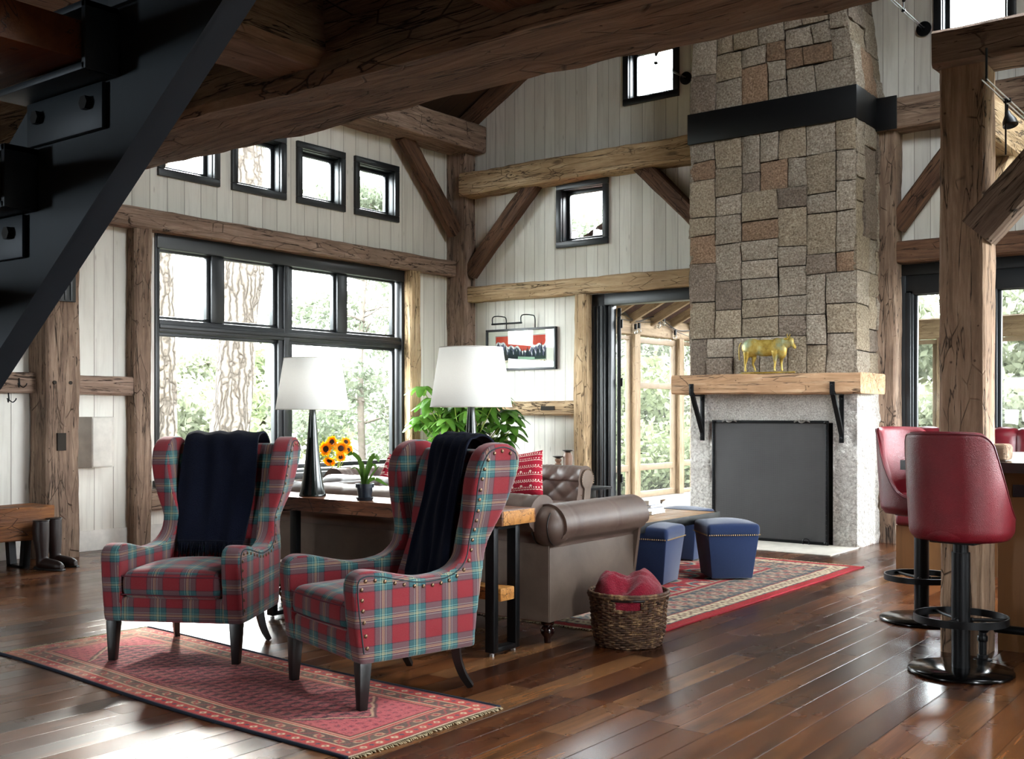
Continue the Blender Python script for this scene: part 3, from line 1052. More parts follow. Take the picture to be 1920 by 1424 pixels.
T('timber_beam', (-1.76, 6.17, 3.245), (XR - .02, 6.17, 3.24), .30, .20, 'timber', 'grey brown beam end resting on the big foreground post', 'beam', wob=.010)
T('timber_brace', (-1.56, 6.17, 2.26), (-.72, 6.17, 3.16), .15, .20, 'timber_grey', 'dark brace rising right from the big foreground post', 'brace', wob=.008)
T('timber_beam', (-1.60, 6.31, 2.93), (-1.60, 8.6, 2.93), .16, .26, 'timber_tan', 'pale beam running back from the big foreground post', 'beam', wob=.014)
T('timber_brace', (-1.60, 6.31, 2.25), (-1.60, 7.0, 2.82), .12, .16, 'timber_tan', 'pale brace behind the big foreground post', 'brace', up=(0, -.6, .8), wob=.010)
T('timber_post', (-1.60, 8.7, 0), (-1.60, 8.7, 4.5), .20, .20, 'timber_grey', 'post between the bar and the dining booth', 'post', up=(0, 1, 0), wob=.010)
bm = bmn()
box(bm, -8.985, -8.955, 5.11, 5.36, 2.27, 3.0, .004)
for q in range(4):
    box(bm, -8.957, -8.945, 5.14 + q * .055, 5.165 + q * .055, 2.28, 2.99, .003)
tag(struct('wall_panel', bm, 'black'), 'narrow black metal panel on the slotted post, above its pegs', 'panel')
bm = bmn()
tube(bm, [(-9.005, 5.33, 1.555), (-8.985, 5.33, 1.555)], .016, 10)
tube(bm, [(-9.005, 5.18, 1.555), (-8.985, 5.18, 1.555)], .016, 10)
box(bm, -9.01, -8.985, 5.205, 5.285, .955, 1.11)
struct('trim_2', bm, 'mortar')

# ---------------------------------------------------------------- fireplace
fp = thing('fireplace', 'tall stone chimney with granite fireplace surround and timber mantel', 'fireplace', (-4.56, 10.6, 0))
FX0, FX1, FY0, FY1 = -5.44, -3.675, 10.20, 10.995
def L(p):
    return (p[0] + 4.56, p[1] - 10.6, p[2])
def stone_field(bm, tones, width, z0, z1, place, rng, cell=.098):
    """random ashlar: place(u, z, out) -> xyz"""
    nu = int(round(width / cell))
    nz = int(round((z1 - z0) / cell))
    cu, cz = width / nu, (z1 - z0) / nz
    used = [[False] * nz for _ in range(nu)]
    stones = []
    for j in range(nz):
        i = 0
        while i < nu:
            if used[i][j]:
                i += 1
                continue
            run = 0
            while i + run < nu and not used[i + run][j]:
                run += 1
            w_ = min(run, rng.choice((2, 2, 3, 3, 3, 4)))
            if run - w_ == 1:
                w_ = run if run <= 4 else w_ - 1 if w_ > 2 else w_ + 1
            h_ = min(nz - j, rng.choice((2, 2, 3, 3, 4)) if w_ < 4 else rng.choice((2, 2, 3)))
            if nz - j - h_ == 1:
                h_ += 1
            h_ = min(h_, nz - j)
            for a in range(w_):
                for b in range(h_):
                    used[i + a][j + b] = True
            stones.append((i, j, w_, h_))
            i += w_
    def corner(i, j):
        ju = mnoise.noise(Vector((i * 1.7 + z0, j * 2.3, 3))) * .020
        jz = mnoise.noise(Vector((i * 2.1, j * 1.3 + z0, 8))) * .020
        if i in (0, nu):
            ju = 0
        return i * cu + ju, z0 + j * cz + jz
    lay = bm.loops.layers.float_color.get('tone') or bm.loops.layers.float_color.new('tone')
    for (i, j, w_, h_) in stones:
        c = [corner(i, j), corner(i + w_, j), corner(i + w_, j + h_), corner(i, j + h_)]
        t = rng.random()
        if t < .08:
            tone = (.78, .58, .44)
        elif t < .26:
            tone = (.60, .54, .49)
        elif t < .55:
            tone = (.84, .77, .64)
        else:
            tone = (.96, .92, .84)
        v_ = rng.uniform(.78, 1.06)
        tone = tuple(q * v_ for q in tone)
        N = max(3, min(7, int(max(w_, h_) * 1.7)))
        out0 = rng.uniform(.0, .022)
        G_ = []
        gap = .005
        for a in range(N + 1):
            row = []
            for b in range(N + 1):
                fa, fb = a / N, b / N
                u_ = (c[0][0] * (1 - fa) + c[1][0] * fa) * (1 - fb) + (c[3][0] * (1 - fa) + c[2][0] * fa) * fb
                z_ = (c[0][1] * (1 - fa) + c[1][1] * fa) * (1 - fb) + (c[3][1] * (1 - fa) + c[2][1] * fa) * fb
                mu, mz = (c[0][0] + c[1][0]) / 2, (c[0][1] + c[3][1]) / 2
                u_ += gap * (1 if u_ < mu else -1) * (abs(fa - .5) * 2) ** 2
                z_ += gap * (1 if z_ < mz else -1) * (abs(fb - .5) * 2) ** 2
                e = min(fa, 1 - fa, fb, 1 - fb)
                o_ = out0 + .014 * min(1, e * N) + .022 * mnoise.noise(Vector((u_ * 14, z_ * 14, out0 * 900)))
                row.append(bm.verts.new(place(u_, z_, o_)))
            G_.append(row)
        for a in range(N):
            for b in range(N):
                f = bm.faces.new((G_[a][b], G_[a + 1][b], G_[a + 1][b + 1], G_[a][b + 1]))
                for lp in f.loops:
                    lp[lay] = (*tone, 1)
        # returns into the joint
        ringv = [G_[a][0] for a in range(N + 1)] + [G_[N][b] for b in range(1, N + 1)] + [G_[a][N] for a in range(N - 1, -1, -1)] + [G_[0][b] for b in range(N - 1, 0, -1)]
        ctr = sum((v.co for v in ringv), Vector()) / len(ringv)
        inn = Vector(place(0, 0, -.03)) - Vector(place(0, 0, 0))
        back = [bm.verts.new(v.co + inn) for v in ringv]
        m_ = len(ringv)
        for q in range(m_):
            f = bm.faces.new((ringv[q], back[q], back[(q + 1) % m_], ringv[(q + 1) % m_]))
            for lp in f.loops:
                lp[lay] = (*[x * .8 for x in tone], 1)
def taper(p):
    x, y, z = p
    if z > 4.40:
        k = (z - 4.40)
        f = (x - FX0) / (FX1 - FX0)
        x += .05 * k * (1 - f) - .12 * k * f
    return (x, y, z)
def chimney_face(z0, z1, seed):
    rng = random.Random(seed)
    bm = bmn()
    stone_field(bm, None, FX1 - FX0, z0, z1, lambda u, z, o: L(taper((FX0 + u, FY0 - o + .012, z))), rng)
    stone_field(bm, None, FY1 - FY0, z0, z1, lambda u, z, o: L(taper((FX1 + o - .012, FY0 + u, z))), rng, .11)
    stone_field(bm, None, FY1 - FY0, z0, z1, lambda u, z, o: L(taper((FX0 - o + .012, FY1 - u, z))), rng, .11)
    me = bpy.data.meshes.new('stone')
    bm.normal_update()
    bm.to_mesh(me)
    bm.free()
    return me
build('chimney_stonework', chimney_face(1.66, 4.09, 3), 'stone', fp, smooth=40)
build('chimney_stonework', chimney_face(4.39, 7.3, 11), 'stone', fp, smooth=40)
bm = bmn()
box(bm, *[q for q in (FX0 + .035 + 4.56, FX1 - .035 + 4.56)], FY0 + .035 - 10.6, FY1 - 10.6, 1.48, 4.40)
vs = box(bm, FX0 + .035 + 4.56, FX1 - .035 + 4.56, FY0 + .035 - 10.6, FY1 - 10.6, 4.40, 7.3)
for v in vs:
    v.co = Vector(L(taper((v.co.x - 4.56, v.co.y + 10.6, v.co.z))))
build('chimney_core', bm, 'mortar', fp)
bm = bmn()
box(bm, FX0 - .015 + 4.56, FX1 + .012 + 4.56, FY0 - .022 - 10.6, FY1 - .10 - 10.6, 4.085, 4.40, .003)
box(bm, FX1 + 4.56, FX1 + .21 + 4.56, 10.725 - 10.6, 10.74 - 10.6, 4.06, 4.385, .003)
build('steel_band', bm, 'band', fp)
# granite surround
def rough_slab(name, x0, x1, y0, y1, z0, z1, amp, mat, nx=None):
    bm = bmn()
    def face(ox, oy, oz, ux, uy, uz, vx, vy, vz, nrm, lu, lv):
        a_, b_ = max(2, int(lu / .045)), max(2, int(lv / .045))
        g_ = []
        for i in range(a_ + 1):
            r_ = []
            for j in range(b_ + 1):
                p = Vector((ox, oy, oz)) + Vector((ux, uy, uz)) * (lu * i / a_) + Vector((vx, vy, vz)) * (lv * j / b_)
                e = min(i, a_ - i, j, b_ - j)
                q = amp * (mnoise.noise(p * 6) + .6 * mnoise.noise(p * 15)) * min(1, e / 1.0)
                if e == 0:
                    q = 0
                r_.append(bm.verts.new(Vector(L(p + Vector(nrm) * q))))
            g_.append(r_)
        for i in range(a_):
            for j in range(b_):
                bm.faces.new((g_[i][j], g_[i + 1][j], g_[i + 1][j + 1], g_[i][j + 1]))
    face(x0, y0, z0, 1, 0, 0, 0, 0, 1, (0, -1, 0), x1 - x0, z1 - z0)
    face(x0, y1, z0, 1, 0, 0, 0, 0, 1, (0, 1, 0), x1 - x0, z1 - z0)
    face(x0, y0, z0, 0, 1, 0, 0, 0, 1, (-1, 0, 0), y1 - y0, z1 - z0)
    face(x1, y0, z0, 0, 1, 0, 0, 0, 1, (1, 0, 0), y1 - y0, z1 - z0)
    face(x0, y0, z1, 1, 0, 0, 0, 1, 0, (0, 0, 1), x1 - x0, y1 - y0)
    face(x0, y0, z0, 1, 0, 0, 0, 1, 0, (0, 0, -1), x1 - x0, y1 - y0)
    bmesh.ops.remove_doubles(bm, verts=bm.verts[:], dist=.0008)
    return build(name, bm, mat, fp, smooth=60)
rough_slab('surround_jamb', FX0 + .01, -5.17, FY0 - .0, FY1, 0, 1.49, .028, 'granite_rough')
rough_slab('surround_jamb', -3.90, FX1 + .01, FY0 - .0, FY1, 0, 1.49, .030, 'granite_rough')
rough_slab('surround_lintel', -5.17, -3.90, FY0 + .01, FY1, 1.19, 1.49, .010, 'granite')
bm = bmn()
box(bm, -5.16 + 4.56, -3.91 + 4.56, .35, .39, 0, 1.2)
build('firebox_back', bm, 'mortar', fp)
bm = bmn()
box(bm, FX0 + 4.56, FX1 + .02 + 4.56, 9.50 - 10.6, 10.22 - 10.6, 0, .012, .004)
build('hearth', bm, 'hearth', fp)
mt = T('mantel', (-5.52, 10.29, 1.575), (-3.545, 10.29, 1.565), .68, .195, 'mantel', None, wob=.022, chamfer=.016)
for key in ('label', 'category', 'group'):
    if key in mt:
        del mt[key]
mt.parent = fp
mt.location = Vector(mt.location) - Vector((-4.56, 10.6, 0))
for x_ in (-5.27, -3.80):
    bm = bmn()
    box(bm, x_ - .022 + 4.56, x_ + .022 + 4.56, 10.145 - 10.6, 10.17 - 10.6, 1.00, 1.475, .003)
    prism(bm, [(9.925 - 10.6, 1.50), (9.95 - 10.6, 1.475), (10.15 - 10.6, 1.12), (10.15 - 10.6, 1.07), (9.905 - 10.6, 1.50)], x_ - .022 + 4.56, x_ + .022 + 4.56, 'x')
    box(bm, x_ - .022 + 4.56, x_ + .022 + 4.56, 9.905 - 10.6, 9.93 - 10.6, 1.47, 1.58, .003)
    box(bm, x_ - .022 + 4.56, x_ + .022 + 4.56, 9.915 - 10.6, 10.16 - 10.6, 1.455, 1.47, .003)
    b_ = build('mantel_bracket', bm, 'black_metal', fp)
    for yy, zz in ((9.90, 1.545), (10.14, 1.42), (10.14, 1.045)):
        bm = bmn()
        ball(bm, (x_ + 4.56 - b_.location.x, yy - 10.6 - b_.location.y, zz - b_.location.z), .013, 8)
        build('bolt', bm, 'black_metal', b_)
# fire screen
fs = thing('fire_screen', 'black framed spark screen closing the fireplace opening', 'fire screen', (-4.545, 10.165, .012))
bm = bmn()
frame_ring(bm, 'y', -.012, .012, -.615, .615, 0.0, 1.20, .028, .004)
for sx in (-.596, .596):
    for q in range(24):
        ball(bm, (sx, -.014, .05 + q * .048), .005, 6)
for sx in (-.59, .59):
    for sz in (.02, 1.18):
        ball(bm, (sx, -.014, sz), .018, 8)
build('screen_frame', bm, 'black_metal', fs)
bm = bmn()
box(bm, -.585, .585, -.002, .002, .027, 1.175)
build('wire_mesh', bm, 'mesh', fs)
for sx in (-.41, .36):
    bm = bmn()
    tube(bm, catmull([(sx - .08, -.03, 1.185), (sx - .04, -.035, 1.20), (sx, -.04, 1.18), (sx + .04, -.035, 1.20), (sx + .08, -.03, 1.185)], 5), .007, 6)
    ball(bm, (sx, -.04, 1.187), .012, 8, (2.6, .5, .8))
    build('handle', bm, 'steel', fs)
bm = bmn()
tube(bm, [(.40 + .035 * cos(a), -.03, .02 + .035 * sin(a)) for a in [2 * pi * q / 16 for q in range(16)]], .006, 6, closed=True)
build('foot_ring', bm, 'black_metal', fs)

# gilded cow on the mantel
cw = thing('cow_ornament', 'gilded copper cow weathervane figure standing on the mantel', 'figurine', (-4.51, 10.04, 1.672))
def cow():
    bm = bmn()
    S = .001
    def e(cx, cz, rx, rz, ry=.036, rot=0):
        ball(bm, (cx, 0, cz), 1.0, 16, (rx, ry, rz), Matrix.Rotation(rot, 4, 'Y'))
    e(-.13, .225, .10, .078)
    e(-.155, .215, .065, .075)
    e(0, .215, .15, .070)
    e(.10, .222, .085, .078)
    e(.135, .20, .05, .085)
    e(.175, .255, .05, .045, .028, .35)
    e(-.03, .248, .17, .042, .03)
    e(.215, .268, .030, .032, .024, .5)
    e(.238, .235, .018, .038, .018, -.45)
    e(.252, .215, .014, .016, .016)
    prism(bm, [(-.20, .02 + .26), (.2, .285), (.19, .27), (-.2, .265)], -.012, .012, 'y')
    for x_, dx in ((-.175, -.012), (-.125, .012), (.085, -.006), (.125, .004)):
        yy = .016 if dx > 0 else -.016
        tube(bm, [(x_, yy, .19), (x_ + dx * .4, yy, .13), (x_ + dx * .2 - (.01 if x_ < 0 else 0), yy, .085), (x_ + dx, yy, .045), (x_ + dx + .004, yy, .02)], [.033, .020, .011, .009, .012], 8)
    me = remesh(bm, .0052, 3, .5)
    return me
cw.scale = (1.16, 1.16, 1.16)
build('body', cow(), 'gilt', cw, smooth=180)
bm = bmn()
for s_ in (-1, 1):
    bm = bmn()
    tube(bm, [(.20, s_ * .012, .29), (.195, s_ * .025, .312), (.20, s_ * .03, .33)], [.006, .005, .002], 6)
    build('horn', bm, 'gilt', cw)
    bm = bmn()
    ball(bm, (.185, s_ * .026, .285), .012, 8, (1.6, .5, .8))
    build('ear', bm, 'gilt', cw)
bm = bmn()
tube(bm, catmull([(-.232, 0, .27), (-.25, 0, .24), (-.252, 0, .17), (-.248, 0, .12)], 4), .005, 6)
build('tail', bm, 'gilt', cw)
bm = bmn()
tube(bm, [(-.235, 0, .008), (.255, 0, .008)], .008, 8)
build('base_rod', bm, 'gilt', cw)
# ================================================================ WING CHAIRS
SIDE = [(-.030, .205), (-.048, .335), (-.066, .50), (-.060, .575), (-.014, .606), (.063, .602), (.164, .579), (.284, .556),
        (.408, .562), (.476, .584), (.520, .622), (.540, .680), (.545, .760), (.545, .85), (.545, .957), (.560, 1.043), (.600, 1.115),
        (.659, 1.145), (.731, 1.148), (.795, 1.115), (.812, 1.06), (.777, .927), (.713, .754), (.659, .627), (.624, .485), (.595, .30), (.590, .205)]
def flare(x, y, z):
    s = 1 if x > 0 else -1
    k = max(0, min(1, (abs(x) - .16) / .12))
    d = 0.0
    if z > .60:
        t = min(1, (z - .60) / .48)
        d += .026 * max(0, t - .05) ** 1.3
        d += max(0, .70 - y) * .08 * t
    else:
        d += 0
    d += -.026 * math.exp(-((z - .69) / .11) ** 2) * max(0, min(1, (y - .25) / .2)) + .006
    tapr = max(0, min(1, (y - .1) / .5)) * (-.028) * (1 if z < .7 else max(0, 1 - (z - .7) / .3))
    return x + s * k * (d + tapr)
def side_outline(per=5):
    cur = catmull([(0, p[0], p[1]) for p in SIDE[1:-1]], per)
    pts = [(SIDE[0][0], SIDE[0][1])] + [(p.y, p.z) for p in cur] + [(SIDE[-1][0], SIDE[-1][1])]
    return pts
def deform(me):
    for v in me.vertices:
        v.co.x = flare(v.co.x, v.co.y, v.co.z)
    me.update()
def back_xz(z):
    """y of the inside-back surface at height z"""
    P = [(.40, .49), (.55, .545), (.75, .600), (.95, .655), (1.09, .70), (1.14, .74)]
    for (a, ya), (b, yb) in zip(P, P[1:]):
        if z <= b:
            return ya + (yb - ya) * (z - a) / (b - a)
    return P[-1][1]
def wing_chair(label, loc, rz):
    t = thing('wing_chair', label, 'armchair', loc, rz, 'tartan wing chairs')
    out = side_outline()
    for s in (-1, 1):
        bm = bmn()
        prism(bm, out, *sorted((s * .268, s * .372)), 'x')
        me = remesh(bm, .011, 9, .5)
        deform(me)
        boxuv(me, (.05, .0), 1.25)
        p = build('side_panel', me, 'plaid', t, smooth=180)
        # piping and nail heads along the leading edge
        o3 = catmull([(0, q[0], q[1]) for q in SIDE[:21]], 14)
        path = []
        for i in range(len(o3)):
            d = (o3[min(i + 1, len(o3) - 1)] - o3[max(i - 1, 0)])
            d.normalize()
            nrm = Vector((0, -d.z, d.y)) * -1
            path.append((o3[i], nrm))
        lp = p.location
        bm = bmn()
        pp = []
        for q, nr in path[6:-4]:
            w_ = q + nr * .022
            pp.append(Vector((flare(s * .371, w_.y, w_.z) + s * .0, w_.y, w_.z)) - lp)
        tube(bm, pp, .0032, 6)
        build('piping', bm, M['piping'], p, smooth=180)
        acc, last = 0.0, None
        first = None
        for q, nr in path[8:-8]:
            w_ = q + nr * .040
            w_ = Vector((flare(s * .372, w_.y, w_.z) + s * .001, w_.y, w_.z))
            if last is not None:
                acc += (w_ - last).length
            last = w_
            if first is None or acc >= .046:
                acc = 0
                if first is None:
                    bm = bmn()
                    ball(bm, (0, 0, 0), .0092, 8, (.55, 1, 1))
                    first = build('nailhead', bm, 'brass', p, recenter=False, smooth=180)
                    first.location = w_ - lp
                else:
                    c = first.copy()
                    COL.objects.link(c)
                    c.location = w_ - lp
    bm = bmn()
    prof = [(.50, .30), (.50, .42), (.545, .55), (.600, .75), (.655, .95), (.690, 1.06), (.715, 1.105), (.755, 1.115), (.79, 1.09), (.795, 1.04),
            (.765, .927), (.703, .754), (.650, .627), (.615, .485), (.586, .30), (.58, .205), (.50, .205)]
    prism(bm, prof, -.29, .29, 'x')
    me = remesh(bm, .013, 8, .5)
    deform(me)
    boxuv(me, (.07, .02))
    build('backrest', me, 'plaid', t, smooth=180)
    bm = bmn()
    box(bm, -.30, .30, -.028, .52, .205, .335, .02, 3)
    me = to_mesh(bm)
    boxuv(me, (.03, .0))
    build('front_rail', me, 'plaid', t, smooth=50)
    bm = bmn()
    box(bm, -.274, .274, -.054, .50, .328, .47, .05, 5)
    bmesh.ops.subdivide_edges(bm, edges=[e for e in bm.edges if e.calc_length() > .1], cuts=9, use_grid_fill=True)
    for v in bm.verts:
        if v.co.z > .40:
            v.co.z += .036 * max(0, 1 - (v.co.x / .28) ** 2) * max(0, 1 - ((v.co.y - .22) / .30) ** 2)
        v.co.y -= .012 * max(0, 1 - (v.co.x / .28) ** 2) * (1 if v.co.y < 0 else 0)
    me = to_mesh(bm)
    boxuv(me, (.03, .06))
    cu = build('seat_cushion', me, 'plaid', t, smooth=60)
    bm = bmn()
    for zz in (.352, .446):
        pts = [(-.268, -.049, zz), (-.1, -.062, zz), (.1, -.062, zz), (.268, -.049, zz)]
        tube(bm, [Vector(q) - cu.location for q in catmull(pts, 5)], .0035, 6)
    build('piping', bm, M['red_piping'], cu, smooth=180)
    for s in (-1, 1):
        bm = bmn()
        vs = box(bm, s * .335 - .03, s * .335 + .03, -.028, .032, 0, .21, .004)
        for v in bm.verts:
            k = 1 - v.co.z / .21
            v.co.x += (s * .338 - v.co.x) * .38 * k
            v.co.y += (-.012 - v.co.y) * .38 * k
        build('leg', bm, 'leg', t, smooth=40)
        bm = bmn()
        pts = [(s * .245, .545, .215), (s * .25, .55, .14), (s * .262, .575, .06), (s * .275, .612, .0)]
        tube(bm, catmull(pts, 4), [.030 - .0009 * i for i in range(13)], 4)
        build('leg', bm, 'leg', t, smooth=30)
    return t
def piping_mat():
    return plain('dark_green_piping', '#1d3236', .8)
M['piping'] = piping_mat()
M['red_piping'] = plain('wool_covered_piping', '#5a2430', .9)
chair_a = wing_chair('left red tartan wing chair facing the camera on the faded rug', (-4.802, 3.425, .006), radians(29.1))
chair_b = wing_chair('right red tartan wing chair showing its studded side to the camera', (-3.703, 3.459, .004), radians(-16.1))

def throw(label, chair, c_top, c_bot, w_top, w_bot, z_end, folds, amp, seed):
    # back of the chair, over the top and down the front, in the chair's own space
    path = [(.835, .90), (.850, 1.0), (.840, 1.10), (.800, 1.150), (.745, 1.158), (.700, 1.135), (.672, 1.07)]
    z = 1.0
    while z > z_end:
        path.append((back_xz(z) - .020, z))
        z -= .07
    path.append((back_xz(z_end) - .030, z_end))
    cur = catmull([(0, a, b) for a, b in path], 6)
    n = len(cur)
    NX = 70
    def surf(u, v):
        """u across 0..1, v along 0..1"""
        f = v * (n - 1)
        i = min(n - 2, int(f))
        q = cur[i].lerp(cur[i + 1], f - i)
        d = (cur[i + 1] - cur[i]).normalized()
        nr = Vector((0, -d.z, d.y))
        if nr.y > 0 and v > .45:
            nr = -nr
        if v <= .45:
            nr = Vector((0, d.z, -d.y)) * (1 if False else -1)
            nr = -nr if nr.z < 0 and v > .15 else nr
        tt = max(0, (v - .3) / .7)
        cx = c_top + (c_bot - c_top) * tt
        w_ = w_top + (w_bot - w_top) * tt + .02 * sin(v * 9 + seed)
        x = cx + (u - .5) * w_
        h = amp * (.5 + .5 * sin(u * folds * 2 * pi + 1.5 * sin(v * 4 + seed) + 2 * mnoise.noise(Vector((u * 3, v * 2, seed)))))
        h += amp * 1.3 * mnoise.noise(Vector((u * 7, v * 3.2, seed * 2)))
        e = min(u, 1 - u)
        h += .010 * max(0, 1 - e / .05) * 0
        return Vector((x, q.y, q.z)) + Vector((0, -abs(nr.y) if v > .3 else abs(nr.y), abs(nr.z) if .1 < v < .5 else 0)) * (.010 + h)
    bm = bmn()
    NY = 90
    G_ = [[bm.verts.new(surf(i / NX, j / NY)) for j in range(NY + 1)] for i in range(NX + 1)]
    for i in range(NX):
        for j in range(NY):
            bm.faces.new((G_[i][j], G_[i][j + 1], G_[i + 1][j + 1], G_[i + 1][j]))
    t = thing('throw_blanket', label, 'blanket', chair.location, chair.rotation_euler.z, 'navy throws')
    o = build('woven_cloth', bm, 'navy_throw', t, smooth=180)
    md = o.modifiers.new('thickness', 'SOLIDIFY')
    md.thickness = .012
    md.offset = 0
    bm = bmn()
    rng = random.Random(seed)
    for end in (0, 1):
        for k in range(64 if end else 20):
            u = (k + .5) / (64 if end else 20)
            p = surf(u, 1.0 if end else 0.0)
            l_ = rng.uniform(.06, .095)
            a = Vector((rng.uniform(-.012, .012), rng.uniform(-.02, .004), 0))
            tube(bm, [p, p + a * .5 + Vector((0, 0, -l_ * .5)), p + a + Vector((rng.uniform(-.006, .006), 0, -l_))], [.004, .0042, .003], 4)
    fr = build('fringe', bm, 'navy_throw', t, smooth=180)
    fr['kind'] = 'stuff'
    return t
throw('dark navy fringed throw hanging over the left tartan chair', chair_a, -.035, -.03, .46, .41, .56, 3, .006, 2.1)
throw('dark navy gathered throw hanging over the right tartan chair', chair_b, .0, .06, .28, .36, .50, 3.4, .015, 5.3)

# ================================================================ CHESTERFIELD SOFAS
def tuft_sweep(length, inward_h, A, period, top_z, rad, out_z0, seat_z, endcap=True, rows=3, smooth_top=False):
    """arm/back profile swept along +x; p = inward (+y), returns mesh in local space, outer panel at y=0"""
    prof = []
    ys = .16
    for k in range(9):
        t = k / 8
        prof.append((ys - .045 * t, seat_z + (top_z - rad - seat_z) * t, 0))
    for k in range(17):
        a = radians(-8 + 222 * k / 16)
        prof.append((.012 + rad * cos(a) + .0, top_z - rad + rad * sin(a), 1))
    prof.append((-.0, top_z - 2 * rad + .012, 2))
    prof.append((0, top_z - 2 * rad - .02, 2))
    prof.append((0, out_z0, 2))
    NX = int(length / .016)
    arc = [0]
    for a, b in zip(prof, prof[1:]):
        arc.append(arc[-1] + math.hypot(a[0] - b[0], a[1] - b[1]))
    # resample
    NS = 72
    tot = arc[-1]
    S = []
    for k in range(NS + 1):
        d = tot * k / NS
        i = max(j for j in range(len(arc)) if arc[j] <= d + 1e-9)
        i = min(i, len(prof) - 2)
        f = (d - arc[i]) / (arc[i + 1] - arc[i])
        S.append((prof[i][0] * (1 - f) + prof[i + 1][0] * f, prof[i][1] * (1 - f) + prof[i + 1][1] * f, d))
    a_roll = arc[8] + rad * .9
    a_end = arc[25]
    bm = bmn()
    rows_ = []
    for i in range(NX + 1):
        x = length * i / NX
        row = []
        for k, (y, z, d) in enumerate(S):
            k0, k1 = max(0, k - 1), min(NS, k + 1)
            ty, tz = S[k1][0] - S[k0][0], S[k1][1] - S[k0][1]
            q = math.hypot(ty, tz) or 1
            ny, nz = tz / q, -ty / q
            u = x / period
            if d < a_roll:
                w_ = (a_roll - d) / period * 1.15
                h = A * math.sqrt(abs(sin(pi * (u + w_)) * sin(pi * (u - w_))) + 1e-4)
            elif d < a_end - .03:
                bl = min(1, (d - a_roll) / .04)
                pl = abs(sin(pi * u)) ** .35
                fine = .10 * sin(u * pi * 9 + d * 5) * (1 if d < a_roll + .12 else max(0, 1 - (d - a_roll - .12) / .06))
                h = A * (abs(sin(pi * u)) * (1 - bl) + bl * (.55 + .45 * pl)) + A * fine
                if smooth_top:
                    h = A * .8 * (1 - .25 * math.exp(-((u % 1) - .5) ** 2 / .0006))
                h *= min(1, (a_end - d) / .05)
            else:
                h = 0
            row.append(bm.verts.new((x, y + ny * h, z + nz * h)))
        rows_.append(row)
    for i in range(NX):
        for k in range(NS):
            bm.faces.new((rows_[i][k], rows_[i + 1][k], rows_[i + 1][k + 1], rows_[i][k + 1]))
    for e in (0, NX):
        base = [bm.verts.new((rows_[e][0].co.x, 0.0, seat_z))]
        loop = rows_[e] + [bm.verts.new((rows_[e][0].co.x, S[0][0], out_z0))]
        try:
            bm.faces.new(loop if e == 0 else loop[::-1])
        except ValueError:
            pass
        bmesh.ops.delete(bm, geom=base, context='VERTS')
    return bm
